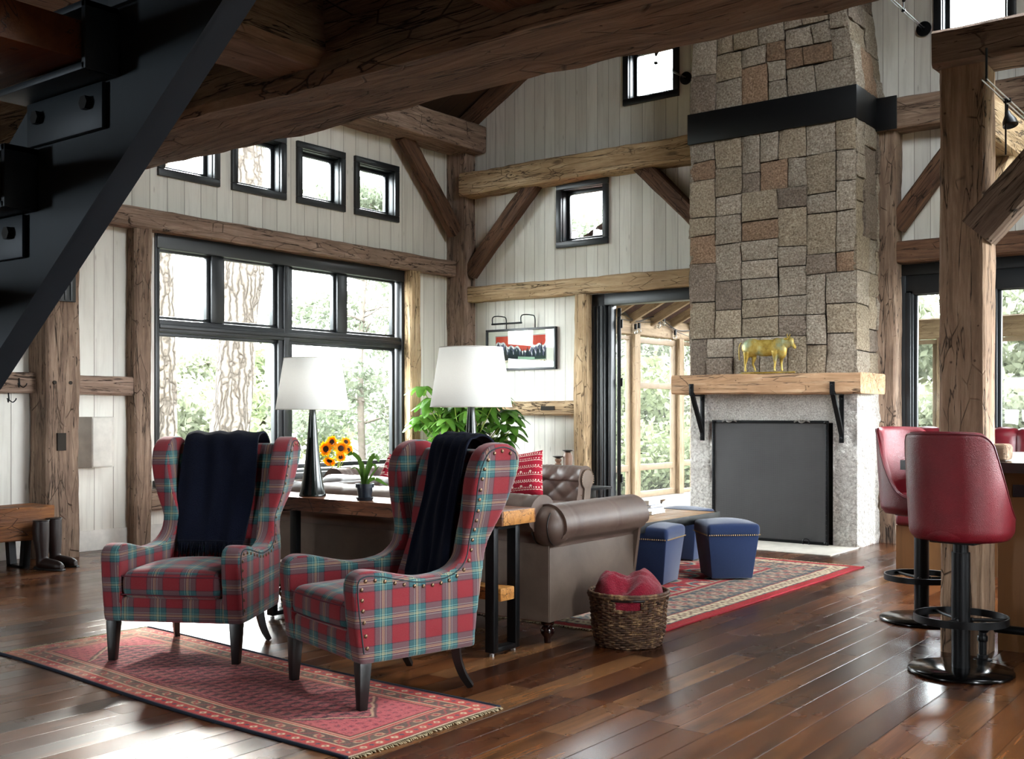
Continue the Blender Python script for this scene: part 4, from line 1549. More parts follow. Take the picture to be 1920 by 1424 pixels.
def chesterfield(label, length, depth, loc, rz, group, plain_arm=False):
    """back along y=0, arms at x=0 and x=length, seat opens to +y"""
    t = thing('chesterfield_sofa', label, 'sofa', loc, rz, group)
    top, rad, out0, seat = .785, .112, .13, .42
    bk = tuft_sweep(length - .10, 0, .020, .24, top + .030, rad, out0, seat)
    bk.transform(Matrix.Translation((.05, 0, 0)))
    build('backrest', bk, 'sofa', t, smooth=70)
    for s in (0, 1):
        am = tuft_sweep(depth - .02, 0, .018, .22, top - .012, rad, out0, seat, smooth_top=plain_arm)
        if s == 0:
            am.transform(Matrix(((0, 1, 0, 0), (1, 0, 0, .01), (0, 0, 1, 0), (0, 0, 0, 1))))
        else:
            am.transform(Matrix(((0, -1, 0, length), (1, 0, 0, .01), (0, 0, 1, 0), (0, 0, 0, 1))))
        ar = build('arm', am, 'sofa', t, smooth=70)
        # scroll fronts with a line of nails
        xx = (-.012 + 0) if s == 0 else length + .012
        bm = bmn()
        sg = 1 if s == 0 else -1
        out = []
        for k in range(24):
            a = radians(-60 + 300 * k / 23)
            out.append((xx + sg * 0 + sg * (rad * .86) * cos(a) + sg * .022, top - .012 - rad + rad * .86 * sin(a)))
        poly = [(sg * .02 + (0 if s == 0 else length), out0)] + [(out[-1][0], out[-1][1])] + out[::-1][1:] + [(sg * .125 + (0 if s == 0 else length), out0)]
        prism(bm, poly, depth - .015, depth + .012, 'y', .004)
        fr = build('arm_front', bm, 'sofa_matte', t, smooth=50)
        fl = fr.location
        first = None
        seq = [(sg * .118 + (0 if s == 0 else length), out0 + .03 + .045 * q) for q in range(9)] + out[3:21:1]
        for (px_, pz_) in seq:
            if first is None:
                bm = bmn()
                ball(bm, (0, 0, 0), .007, 6, (1, .6, 1))
                first = build('nailhead', bm, 'brass', fr, recenter=False, smooth=180)
                c = first
            else:
                c = first.copy()
                COL.objects.link(c)
            c.location = Vector((px_, depth + .013, pz_)) - fl
        # gathered end of the roll at the back corner
        bm = bmn()
        ball(bm, (xx + sg * .03, .045, top - .012 - rad), .118, 20, (1, 1, 1.0))
        for v in bm.verts:
            a = math.atan2(v.co.z - (top - .012 - rad), v.co.x - (xx + sg * .03))
            v.co.y -= .004 * abs(sin(a * 5))
        build('corner_roll', bm, 'sofa', t, smooth=180)
        bm = bmn()
        for a0 in (-.055, .050):
            pts = [(xx + sg * .03 - sg * (a0 - .0) , .045 - .112 * cos(q) * .98, top - .012 - rad + .112 * sin(q)) for q in [(-1.2 + .25 * r) for r in range(9)]]
            tube(bm, pts, .0035, 5)
        build('seam', bm, 'leg', t, smooth=180)
    # seams across the arm rolls
    bm = bmn()
    box(bm, .03, length - .03, .0, depth - .03, out0 + .005, .31, .012)
    build('base_rail', bm, 'sofa_matte', t, smooth=50)
    bm = bmn()
    for s in (0, 1):
        x_ = .0 if s == 0 else length
        box(bm, x_ - .0045, x_ + .0045, .0, depth, out0, top - 2 * rad - .02, .002)
    box(bm, 0, length, -.0045, .0045, out0, top - 2 * rad - .0, .002)
    build('outer_panel', bm, 'sofa_matte', t, smooth=50)
    nc = 3
    w_ = (length - .28) / nc
    for i in range(nc):
        bm = bmn()
        box(bm, .14 + i * w_ + .004, .14 + (i + 1) * w_ - .004, .13, depth + .0, .30, .46, .04, 4)
        bmesh.ops.subdivide_edges(bm, edges=[e for e in bm.edges if e.calc_length() > .15], cuts=6, use_grid_fill=True)
        cx_ = .14 + (i + .5) * w_
        for v in bm.verts:
            if v.co.z > .38:
                v.co.z += .025 * max(0, 1 - ((v.co.x - cx_) / (w_ / 2)) ** 2) * max(0, 1 - ((v.co.y - depth / 2 - .05) / (depth / 2)) ** 2)
        build('seat_cushion', bm, 'sofa', t, smooth=60)
    for x_ in (.06, length - .06):
        for y_ in (.07, depth - .07):
            bm = bmn()
            lathe(bm, [(0, 0), (.018, 0), (.022, .012), (.020, .03), (.036, .05), (.042, .07), (.034, .09), (.024, .097), (.036, .105), (.040, .13), (0, .13)], (x_, y_, 0), 20)
            build('foot', bm, 'red_wood', t, smooth=60)
    return t
M['red_wood'] = plain('dark_turned_foot', '#1f0d0b', .18, spec=.6)
chesterfield('taupe leather chesterfield sofa with its back against the console table', 2.34, .91, (-5.84, 4.93, 0), 0, 'chesterfield sofas', plain_arm=True)
chesterfield('tufted taupe leather chesterfield sofa standing along the big window', 2.40, .95, (-6.60, 8.58, 0), radians(-90), 'chesterfield sofas')

# pillows
def pillow(label, loc, rot, sz, seed, stitch=True):
    N = 44
    def shape(u, v, side):
        a, b = u * 2 - 1, v * 2 - 1
        pinch = 1 - .10 * (1 - a * a) * 1 - 0
        x = a * sz / 2 * (1 - .07 * (1 - b * b) * 0 - .06 * (1 - np.abs(b)) * 0 - .05 * (1 - b * b))
        y = b * sz / 2 * (1 - .05 * (1 - a * a))
        h = .075 * np.clip((1 - a ** 4) * (1 - b ** 4), 0, 1) ** .6
        return x, y, side * (h + .003 * np.sin(a * 9 + seed) * (1 - a * a) * (1 - b * b))
    def colr(u, v):
        x, y = v * sz, u * sz
        c = np.ones(u.shape + (3,)) * np.array(C('#8e1a2c'))
        c *= (1 + .08 * np.sin(u * 31) * np.sin(v * 27))[..., None]
        L_ = np.zeros(u.shape, bool)
        for k in (.14, .30, .46, .62, .78, .90):
            zig = .010 * np.abs(((y / .03) % 1) * 2 - 1)
            L_ |= np.abs(x - k * sz - zig * (1 if k in (.30, .62) else .2)) < .0025
            L_ |= (np.abs(x - k * sz - .02) < .006) & ((y / .022 % 1) < .35)
            L_ |= (np.abs(x - k * sz + .035) + np.abs((y % .10) - .05) * .8 < .012) & (k in (.30, .62))
        c[L_] = C('#d8c2b4')
        return c
    me1 = grid_mesh('cushion_cover', N * 3, N * 3, lambda u, v: (shape(u, v, 1)[0], shape(u, v, 1)[1], shape(u, v, 1)[2]), colfn=colr)
    bm = bmn()
    bm.from_mesh(me1)
    n1 = len(bm.verts)
    me2 = grid_mesh('b', N * 3, N * 3, lambda u, v: (shape(u, v, -1)[0], shape(u, v, -1)[1], shape(u, v, -1)[2]), colfn=colr)
    bm.from_mesh(me2)
    bmesh.ops.remove_doubles(bm, verts=bm.verts[:], dist=.0004)
    o = build('throw_pillow', bm, 'pillow', smooth=180, recenter=False)
    bpy.data.meshes.remove(me1)
    bpy.data.meshes.remove(me2)
    tag(o, label, 'pillow')
    o.location = loc
    o.rotation_euler = rot
    return o
pillow('red embroidered pillow leaning in the corner by the tufted arm', (-6.10, 8.16, .70), (radians(76), radians(-8), radians(8)), .44, 1)
pillow('small red stitched pillow on the window sofa behind the potted plant', (-6.24, 6.62, .68), (radians(72), radians(38), radians(75)), .40, 2)

# ================================================================ CONSOLE TABLE AND LAMPS
ct = thing('console_table', 'long live edge wooden console table on black steel frames behind the sofa', 'console table', (-4.5, 4.66, 0))
bm = bmn()
NXC = 60
pts_f, pts_b = [], []
for i in range(NXC + 1):
    x = -1.02 + 2.01 * i / NXC
    pts_f.append((x, -.15 + .018 * mnoise.noise(Vector((x * 2.4, 1, 0))) + .006 * mnoise.noise(Vector((x * 9, 4, 0))) - .05 * max(0, -x - .7)))
    pts_b.append((x, .155 + .012 * mnoise.noise(Vector((x * 2.4, 8, 0)))))
prism(bm, pts_f + pts_b[::-1], .695, .775, 'z', .006)
top = build('table_top', bm, 'slab', ct, smooth=40)
for x_ in (-.86, .90):
    bm = bmn()
    for y_ in (-.115, .075):
        box(bm, x_ - .03, x_ + .03, y_ - .02, y_ + .02, .018, .695, .003)
    box(bm, x_ - .03, x_ + .03, -.095, .055, .018, .045, .003)
    box(bm, x_ - .03, x_ + .03, -.095, .055, .67, .695, .003)
    lg = build('leg_frame', bm, 'black_metal', ct)
    for y_ in (-.115, .075):
        bm = bmn()
        lathe(bm, [(0, 0), (.014, 0), (.014, .012), (.006, .012), (.006, .020), (0, .020)], Vector((x_, y_, 0)) - lg.location, 12)
        build('levelling_foot', bm, 'steel', lg)
bm = bmn()
box(bm, -.90, .93, -.075, .045, .285, .355, .005)
build('shelf', bm, 'shelf_wood', ct, smooth=40)
# end-grain face of the slab is golden
bm = bmn()
box(bm, .985, .992, -.13, .145, .697, .773, .002)
build('end_grain', bm, 'shelf_wood', ct)

def table_lamp(label, loc):
    t = thing('table_lamp', label, 'lamp', loc, 0, 'pair of table lamps')
    bm = bmn()
    prof = [(0, 0), (.082, 0), (.084, .006), (.080, .015), (.070, .06), (.058, .13), (.046, .22), (.036, .32), (.028, .42), (.022, .50), (.019, .545), (0, .545)]
    lathe(bm, prof, (0, 0, 0), 40)
    build('lamp_base', bm, 'lamp_body', t, smooth=60)
    bm = bmn()
    lathe(bm, [(.226, .535), (.175, .855), (.1735, .8555), (.2245, .5345)], (0, 0, 0), 64)
    bmesh.ops.delete(bm, geom=[], context='VERTS')
    sh = build('lamp_shade', bm, 'shade', t, smooth=60)
    for r_, z_ in ((.226, .537), (.175, .853)):
        bm = bmn()
        tube(bm, [Vector((r_ * cos(a), r_ * sin(a), z_)) - sh.location for a in [2 * pi * q / 48 for q in range(48)]], .0025, 5, closed=True)
        build('rim', bm, 'white_trim', sh, smooth=180)
    bl_ = bpy.data.lights.new('lamp_bulb_light', 'POINT')
    bl_.energy = 1.6
    bl_.color = (1.0, .96, .91)
    bl_.shadow_soft_size = .06
    lo_b = bpy.data.objects.new('lamp_bulb_light', bl_)
    COL.objects.link(lo_b)
    lo_b.parent = t
    lo_b.location = (0, 0, .68)
    bm = bmn()
    tube(bm, [(0, 0, .54), (0, 0, .84)], .004, 6)
    for a in (0, 2.09, 4.19):
        tube(bm, [(0, 0, .835), (.174 * cos(a), .174 * sin(a), .85)], .0018, 4)
    build('harp', bm, 'brass', t)
    return t
l1 = table_lamp('table lamp with white shade at the window end of the console', (-5.084, 4.63, .776))
l2 = table_lamp('nearer table lamp with white shade rising behind the right tartan chair', (-3.82, 4.64, .790))
l2.location.z = .776
l2.scale = (1, 1, 1.025)

# potted bulb plant on the console
pp = thing('potted_plant', 'small strap leaved plant in a dark glazed pot on the console', 'plant', (-4.60, 4.60, .776))
bm = bmn()
lathe(bm, [(0, .012), (.038, .012), (.047, .075), (.055, .075), (.056, .098), (.050, .098), (.046, .085), (0, .085)], (0, 0, 0), 32)
build('pot', bm, 'navy_pot', pp, smooth=50)
bm = bmn()
lathe(bm, [(0, 0), (.045, 0), (.055, .018), (.051, .018), (.042, .006), (0, .006)], (0, 0, 0), 32)
build('saucer', bm, 'navy_pot', pp, smooth=50)
bm = bmn()
lathe(bm, [(0, .088), (.046, .086)], (0, 0, 0), 24)
build('soil', bm, 'soil', pp)
def blade(bm, pts, w, fold=.25, hint=None):
    P = catmull(pts, 6)
    n = len(P)
    prev = None
    for i, p in enumerate(P):
        t = i / (n - 1)
        d = (P[min(i + 1, n - 1)] - P[max(0, i - 1)]).normalized()
        side = d.cross(Vector((0, 0, 1))) if hint is None else (d.cross(hint) * .85 + hint * .5)
        if side.length < .2:
            side = Vector((.6, .75, 0))
        side.normalize()
        if side.dot(Vector((.8, .6, 0))) < 0:
            side = -side
        ww = w * (math.sin(pi * min(1, (.16 + .84 * t))) ** .6 + .02)
        up = side.cross(d).normalized()
        cur = [bm.verts.new(p - side * ww + up * ww * fold), bm.verts.new(p), bm.verts.new(p + side * ww + up * ww * fold)]
        if prev:
            for k in range(2):
                bm.faces.new((prev[k], prev[k + 1], cur[k + 1], cur[k]))
        prev = cur
RV = Vector((.795, .606, 0))
FV = Vector((-.606, .795, 0))
def cv(r, z, f=0):
    return RV * r + FV * f + Vector((0, 0, z))
for pts, w_ in [([cv(-.01, .09), cv(-.015, .17), cv(-.03, .24), cv(-.065, .275), cv(-.09, .27), cv(-.10, .262)], .016),
                ([cv(.01, .09), cv(.015, .17), cv(.035, .235), cv(.06, .262), cv(.078, .245), cv(.082, .225)], .017),
                ([cv(.0, .09), cv(.02, .16), cv(.045, .21), cv(.065, .20), cv(.06, .18)], .010),
                ([cv(.015, .09), cv(.03, .115), cv(.065, .125), cv(.105, .105), cv(.135, .088)], .012),
                ([cv(-.01, .09), cv(-.025, .15), cv(-.05, .19), cv(-.08, .185)], .006),
                ([cv(.0, .09, .01), cv(-.012, .17, .02), cv(-.015, .225, .03)], .017),
                ([cv(.01, .09, -.01), cv(.045, .15, -.02), cv(.09, .205, -.03)], .007)]:
    bm = bmn()
    blade(bm, pts, w_, .25, FV)
    build('leaf', bm, 'blade', pp, smooth=180)

# small dark tray edge / coaster beside the lamp is not built: glass vase of sunflowers stands behind the sofa
vz = thing('window_side_table', 'small dark side table under the window behind the sofas', 'side table', (-6.95, 6.60, 0))
bm = bmn()
lathe(bm, [(0, .615), (.145, .615), (.15, .625), (.145, .635), (0, .635)], (0, 0, 0), 32)
build('table_top', bm, 'slab', vz, smooth=40)
bm = bmn()
lathe(bm, [(0, 0), (.14, 0), (.14, .02), (.03, .04), (.02, .3), (.03, .615), (0, .615)], (0, 0, 0), 24)
build('pedestal', bm, 'black_metal', vz, smooth=40)
vs_ = thing('glass_vase', 'clear glass vase holding the sunflowers behind the sofa', 'vase', (-6.95, 6.60, .636))
bm = bmn()
lathe(bm, [(.052, 0), (.056, .002), (.060, .19), (.0575, .19), (.0535, .012), (0, .010), (0, 0), (.052, 0)], (0, 0, 0), 32)
build('vessel', bm, 'vase', vs_, smooth=60)
bm = bmn()
lathe(bm, [(0, .013), (.0525, .013), (.055, .10), (0, .10)], (0, 0, 0), 24)
# sunflowers, each with its own stem, in the vase
def sunflower(r, z, f, size, label, tilt, bx):
    base = Vector((-6.95, 6.60, .636))
    z += .055
    size *= 1.15
    hd = base + cv(r, z, f)
    t = thing('sunflower', label, 'flower', base, 0, 'sunflowers in the vase')
    bm = bmn()
    tube(bm, catmull([cv(bx, .016, 0), cv(bx * .2 + r * .25, .15, f * .3), cv(r * .7, z * .75, f * .8), cv(r, z - .004, f)], 5), .004, 6)
    build('stem', bm, 'stem', t, smooth=180)
    ax = (cv(tilt[0], tilt[1], tilt[2])).normalized()
    q = ax.to_track_quat('Z', 'Y').to_matrix().to_4x4()
    mt_ = Matrix.Translation(cv(r, z, f)) @ q
    bm = bmn()
    def pet(b):
        rng = random.Random(int(r * 999) + 3)
        for ring, (n_, l_, up_) in enumerate(((16, 1.0, .12), (13, .85, .3))):
            for k in range(n_):
                a = 2 * pi * (k + ring * .5) / n_ + rng.uniform(-.06, .06)
                L_ = size * l_ * rng.uniform(.85, 1.05)
                d = Vector((cos(a), sin(a), 0))
                s_ = Vector((-sin(a), cos(a), 0))
                rows = []
                for i in range(6):
                    tt = i / 5
                    rr = size * .34 + (L_ - size * .34) * tt
                    ww = size * .15 * math.sin(pi * (.15 + .85 * tt)) ** .7 + .0003
                    zz = size * (up_ * sin(tt * 2.2)) + .002 * rng.uniform(-1, 1)
                    p = d * rr + Vector((0, 0, zz))
                    rows.append((b.verts.new(p - s_ * ww), b.verts.new(p + Vector((0, 0, -ww * .3))), b.verts.new(p + s_ * ww)))
                for x_, y_ in zip(rows, rows[1:]):
                    b.faces.new((x_[0], x_[1], y_[1], y_[0]))
                    b.faces.new((x_[1], x_[2], y_[2], y_[1]))
    sub(pet, mt_, bm)
    build('petals', bm, 'petal', t, smooth=180)
    bm = bmn()
    sub(lambda b: ball(b, (0, 0, .004), size * .38, 16, (1, 1, .3)), mt_, bm)
    build('seed_head', bm, 'disc', t, smooth=180)
    bm = bmn()
    def lf(b):
        for a in (.3, 2.4, 4.4):
            d = Vector((cos(a), sin(a), -.5))
            blade(b, [d * .01, d * size * .7, d * size * 1.2], size * .18, .1)
    sub(lf, mt_, bm)
    build('leaves', bm, 'stem', t, smooth=180)
    return t
for a in [(-.03, .345, -.03, .052, 'topmost left sunflower in the bouquet, just above the big pale one', (-.2, .25, -.95), .02),
          (-.078, .285, -.05, .064, 'large pale yellow sunflower at left of the bouquet', (-.35, .05, -.9), .03),
          (.050, .290, -.05, .060, 'large sunflower with wide dark centre right of the middle', (.15, .1, -.95), -.02),
          (.085, .345, .0, .045, 'upper right sunflower seen partly from the side', (.5, .4, -.6), -.03),
          (.105, .275, .0, .045, 'sunflower at far right edge of the bouquet', (.6, .0, -.7), -.035),
          (.048, .215, -.05, .042, 'small sunflower hanging low on the right', (.2, -.25, -.9), .0),
          (-.045, .185, -.06, .055, 'low sunflower drooping over the vase rim', (-.1, -.75, -.7), .01)]:
    sunflower(*a)

# ================================================================ COFFEE TABLE, OTTOMANS, SIDE TABLE
tb = thing('coffee_table', 'low plank coffee table with black steel edge in front of the sofas', 'coffee table', (-4.66, 7.46, .018), 0)
bm = bmn()
for i in range(6):
    box(bm, -.54 + i * .18, -.54 + i * .18 + .177, -.73, .73, .395, .452, .003)
build('table_top', bm, 'table_top', tb, smooth=40)
bm = bmn()
frame_ring_xy = [(-.56, .56, -.75, -.735), (-.56, .56, .735, .75), (-.56, -.545, -.735, .735), (.545, .56, -.735, .735)]
for x0, x1, ya, yb in frame_ring_xy:
    box(bm, x0, x1, ya, yb, .385, .455, .002)
box(bm, -.545, .545, -.735, .735, .385, .392)
build('steel_edge', bm, 'black_metal', tb)
for sx in (-1, 1):
    for sy in (-1, 1):
        bm = bmn()
        box(bm, sx * .50 - .02, sx * .50 + .02, sy * .66 - .02, sy * .66 + .02, 0, .387, .003)
        build('leg', bm, 'black_metal', tb)
def ottoman(label, x, y, rz, z=.018):
    t = thing('ottoman', label, 'ottoman', (x, y, z), radians(rz), 'blue ottomans')
    bm = bmn()
    box(bm, -.20, .20, -.20, .20, .0, .335, .012, 2)
    for v in bm.verts:
        k = 1 - .20 * (1 - v.co.z / .335)
        v.co.x *= k
        v.co.y *= k
    build('body', bm, 'blue_wool', t, smooth=40)
    bm = bmn()
    box(bm, -.208, .208, -.208, .208, .325, .415, .03, 4)
    bmesh.ops.subdivide_edges(bm, edges=[e for e in bm.edges if e.calc_length() > .15], cuts=8, use_grid_fill=True)
    for v in bm.verts:
        if v.co.z > .37:
            v.co.z += .030 * max(0, 1 - (v.co.x / .21) ** 2) * max(0, 1 - (v.co.y / .21) ** 2) + .006
    build('seat_pad', bm, 'blue_wool', t, smooth=60)
    bm = bmn()
    for a in range(4):
        def run(b):
            for q in range(24):
                ball(b, (-.20 + .40 * (q + .5) / 24, -.2095, .338), .0055, 6, (1, .5, 1))
        sub(run, Matrix.Rotation(a * pi / 2, 4, 'Z'), bm)
    tr = build('nail_trim', bm, 'brass_light', t, smooth=180)
    tr['kind'] = 'stuff'
    return t
M['brass_light'] = plain('brass_nail_trim', '#a58a62', .35, .8)
ottoman('blue nailhead ottoman nearest the fireplace screen', -3.835, 7.79, 43)
ottoman('blue nailhead ottoman behind the wicker basket', -4.17, 7.20, 9)
ottoman('blue ottoman half hidden beneath the far end of the coffee table', -4.62, 8.56, 4)
# books
bz = .018 + .456
for i, (w_, d_, h_, mt_, lb, rz) in enumerate([(.31, .25, .024, 'cover_white', 'bottom book of the stack on the coffee table', 4), (.29, .235, .024, 'cover_grey', 'second book from the bottom of the coffee table stack', -3),
                                            (.27, .22, .022, 'cover_blue', 'third book from the bottom of the coffee table stack', 5), (.25, .19, .036, 'cover_white', 'thick topmost book of the stack on the coffee table', 0)]):
    t = thing('book', lb, 'book', (-4.56, 7.73, bz), radians(rz), 'books on the coffee table')
    bm = bmn()
    box(bm, -w_ / 2, w_ / 2, -d_ / 2, d_ / 2, 0, .003)
    box(bm, -w_ / 2, w_ / 2, -d_ / 2, d_ / 2, h_ - .003, h_)
    box(bm, -w_ / 2, -w_ / 2 + .004, -d_ / 2, d_ / 2, .003, h_ - .003)
    build('cover', bm, mt_, t)
    bm = bmn()
    box(bm, -w_ / 2 + .004, w_ / 2 - .004, -d_ / 2 + .004, d_ / 2 - .004, .003, h_ - .003)
    build('pages', bm, 'paper', t)
    bz += h_ + .0005
tr = thing('serving_tray', 'round dark tray with handles on the coffee table beside the books', 'tray', (-4.80, 7.93, .018 + .456))
tr.location = (-4.76, 8.02, .475)
tr.scale = (.78, .78, .9)
bm = bmn()
lathe(bm, [(0, 0), (.20, 0), (.235, .03), (.255, .075), (.262, .078), (.240, .03), (.20, .008), (0, .008)], (0, 0, 0), 48)
build('dish', bm, 'tray', tr, smooth=50)
for s in (-1, 1):
    bm = bmn()
    tube(bm, catmull([s * RV * .25 + FV * -.04 + Vector((0, 0, .074)), s * RV * .285 + Vector((0, 0, .085)), s * RV * .25 + FV * .04 + Vector((0, 0, .074))], 5), .006, 6)
    build('handle', bm, 'brass', tr, smooth=180)
# end table with candlesticks beyond the window sofa
et = thing('end_table', 'dark end table beyond the tufted sofa arm', 'side table', (-6.14, 9.10, 0))
bm = bmn()
box(bm, -.30, .30, -.22, .22, .525, .55, .003)
build('table_top', bm, 'black_metal', et)
bm = bmn()
box(bm, -.22, .17, -.18, .18, 0, .43, .006)
build('wooden_block', bm, 'timber_red', et)
bm = bmn()
for x_ in (-.15, .12):
    box(bm, x_ - .03, x_ + .03, -.16, .16, .43, .525, .003)
build('riser', bm, 'black_metal', et)
def candlestick(label, x, y, prof):
    t = thing('candlestick', label, 'candlestick', (x, y, .55), 0, 'candlesticks on the end table')
    bm = bmn()
    lathe(bm, prof, (0, 0, 0), 20)
    build('turned_stem', bm, 'candle_wood', t, smooth=40)
    bm = bmn()
    z = prof[-1][1]
    lathe(bm, [(0, z), (.02, z), (.06, z + .016), (.058, z + .02), (0, z + .016)], (0, 0, 0), 24)
    build('drip_dish', bm, 'black_metal', t, smooth=40)
candlestick('shorter beaded wooden candlestick with black dish beyond the sofa arm', -6.36, 9.12, [(0, 0), (.05, 0), (.05, .02), (.02, .04), (.02, .15), (.035, .17), (.02, .185), (.034, .205), (.036, .215), (.02, .23), (.034, .25), (.034, .262), (.018, .275), (0, .275)])
candlestick('taller thick wooden candlestick with black dish beyond the sofa arm', -6.27, 9.16, [(0, 0), (.045, 0), (.05, .15), (.045, .18), (.048, .30), (.035, .33), (.018, .338), (0, .338)])

# ================================================================ BASKET WITH BLANKET
bk = thing('wicker_basket', 'round woven rattan basket on the floor at the sofa end', 'basket', (-3.185, 5.255, 0))
bm = bmn()
NB, NRW = 40, 25
rng = random.Random(4)
def br(z):
    return .172 + .052 * (z / .30) ** .8 + .006 * sin(z * 20)
HOLE = math.atan2(-.86, .5)
def in_gap(a, z):
    for c in (HOLE, HOLE + pi):
        if abs((a - c + pi) % (2 * pi) - pi) < .30 and .225 < z < .268:
            return True
    return False
for k in range(NRW):
    z = .008 + k * .0115
    seg = NB * 4
    runs, cur = [], []
    for q in range(seg + 1):
        a = 2 * pi * q / seg
        if in_gap(a, z):
            if len(cur) > 3:
                runs.append(cur)
            cur = []
            continue
        wv = .0065 * (1 if (k % 2) else -1) * cos(a * NB / 2)
        r = br(z) + wv + rng.uniform(-.0015, .0015)
        cur.append((r * cos(a), r * sin(a), z + .002 * sin(a * 7 + k) + rng.uniform(-.001, .001)))
    if len(cur) > 3:
        runs.append(cur)
    for r_ in runs:
        tube(bm, r_, .0064, 5)
build('woven_wall', bm, 'wicker', bk, smooth=180)
bm = bmn()
for k in range(NB):
    a = 2 * pi * k / NB
    tube(bm, [(br(z) * cos(a), br(z) * sin(a), z) for z in (0, .1, .2, .29)] if not in_gap(a, .25) else [(br(z) * cos(a), br(z) * sin(a), z) for z in (0, .1, .22)], .004, 5)
build('stakes', bm, 'wicker', bk, smooth=180)
bm = bmn()
for dr, dz, r_ in ((0, .296, .010), (.006, .284, .007), (-.006, .284, .007)):
    tube(bm, [((br(.29) + dr + .0015 * sin(q * 2.1)) * cos(2 * pi * q / 90), (br(.29) + dr + .0015 * sin(q * 2.1)) * sin(2 * pi * q / 90), dz + .0015 * cos(q * 2.1)) for q in range(90)], r_, 6, closed=True)
build('rim', bm, 'wicker', bk, smooth=180)
bm = bmn()
for c in (HOLE,):
    tube(bm, [((br(.27) + .004) * cos(c + q), (br(.27) + .004) * sin(c + q), .274) for q in [-.42 + .07 * i for i in range(13)]], .009, 8)
build('handle', bm, 'leg', bk, smooth=180)
bm = bmn()
lathe(bm, [(0, .002), (.165, .002), (.165, .010), (0, .010)], (0, 0, 0), 30)
build('base', bm, 'wicker', bk)
# the fleece
bm = bmn()
NR, NA = 26, 84
prev = None
ctr = bm.verts.new((0, 0, .40))
def fz(r, a):
    x, y = r * cos(a), r * sin(a)
    h = .300 + .080 * (1 - (r / .214) ** 4)
    h += .036 * sin(x * 26 + 2 * mnoise.noise(Vector((x * 6, y * 6, 1)))) * sin(y * 17 + 1.1) + .040 * mnoise.noise(Vector((x * 9, y * 9, 4)))
    h += .012 * mnoise.noise(Vector((x * 26, y * 26, 2)))
    return h
ctr.co.z = fz(0, 0)
for i in range(1, NR + 1):
    r = .214 * i / NR
    ring = []
    for k in range(NA):
        a = 2 * pi * k / NA
        z = fz(r, a)
        if i > NR - 4:
            z -= .012 * (i - NR + 4) ** 1.6
        ring.append(bm.verts.new((min(r, .205) * cos(a), min(r, .205) * sin(a), max(.20, z))))
    for k in range(NA):
        if prev is None:
            bm.faces.new((ctr, ring[k], ring[(k + 1) % NA]))
        else:
            bm.faces.new((prev[k], ring[k], ring[(k + 1) % NA], prev[(k + 1) % NA]))
    prev = ring
low = [bm.verts.new((v.co.x * .80, v.co.y * .80, .12)) for v in prev]
for k in range(NA):
    bm.faces.new((prev[k], low[k], low[(k + 1) % NA], prev[(k + 1) % NA]))
bm.faces.new(low[::-1])
fl = build('fleece_blanket', bm, 'red_fleece', smooth=180)
fl.location = Vector(fl.location) + Vector((-3.185, 5.255, 0))
tag(fl, 'crumpled crimson fleece blanket stuffed in the wicker basket', 'blanket')

# ================================================================ BAR, STOOLS, BOOTH
bc = thing('bar_counter', 'wooden bar base with foot rail behind the red stools', 'counter', (-.5, 6.9, 0))
bm = bmn()
box(bm, -1.50, XR - .05, 6.33, 7.45, .0, .985, .004)
bm.transform(Matrix.Translation((.5, -6.9, 0)))
build('panelling', bm, 'bar_panel', bc)
bm = bmn()
tube(bm, [(-1.44, 6.02, .175), (XR - .3, 6.02, .175)], .022, 12)
tube(bm, [(-1.50, 6.02, .0), (-1.50, 6.02, .16)], .020, 12)
lathe(bm, [(0, 0), (.045, 0), (.045, .008), (.026, .012), (.026, .03), (0, .03)], (-1.50, 6.02, 0), 20)
ball(bm, (-1.495, 6.02, .172), .032, 12)
lathe(bm, [(.024, .10), (.027, .105), (.027, .125), (.024, .13)], (-1.50, 6.02, 0), 16)
tube(bm, [(0.2, 6.02, .0), (.2, 6.02, .17)], .020, 12)
bm.transform(Matrix.Translation((.5, -6.9, 0)))
build('foot_rail', bm, 'black_metal', bc, smooth=50)
bm = bmn()
box(bm, -1.42, XR - .05, 6.318, 6.328, .84, .905)
bm.transform(Matrix.Translation((.5, -6.9, 0)))
build('iron_strap', bm, 'black', bc)
bm = bmn()
wall_like = [(-1.89, -1.755, 5.91, 7.55), (-1.755, -1.495, 5.91, 6.085), (-1.755, -1.495, 6.34, 7.55), (-1.495, XR - .05, 5.91, 7.55)]
for x0, x1, ya, yb in wall_like:
    box(bm, x0, x1, ya, yb, .988, 1.04)
o = build('worktop', bm, 'slate', smooth=20)
tag(o, 'dark polished bar top wrapping the foreground post', 'worktop')
bm = bmn()
box(bm, -1.485, -1.39, 6.05, 6.20, 1.042, 1.13, .02, 2)
for v in bm.verts:
    v.co += Vector((mnoise.noise(v.co * 30), mnoise.noise(v.co * 27 + Vector((3, 0, 0))), 0)) * .008
o = build('wood_block', bm, 'timber_post', smooth=40)
tag(o, 'rough little wood block on the bar top against the post', 'block')

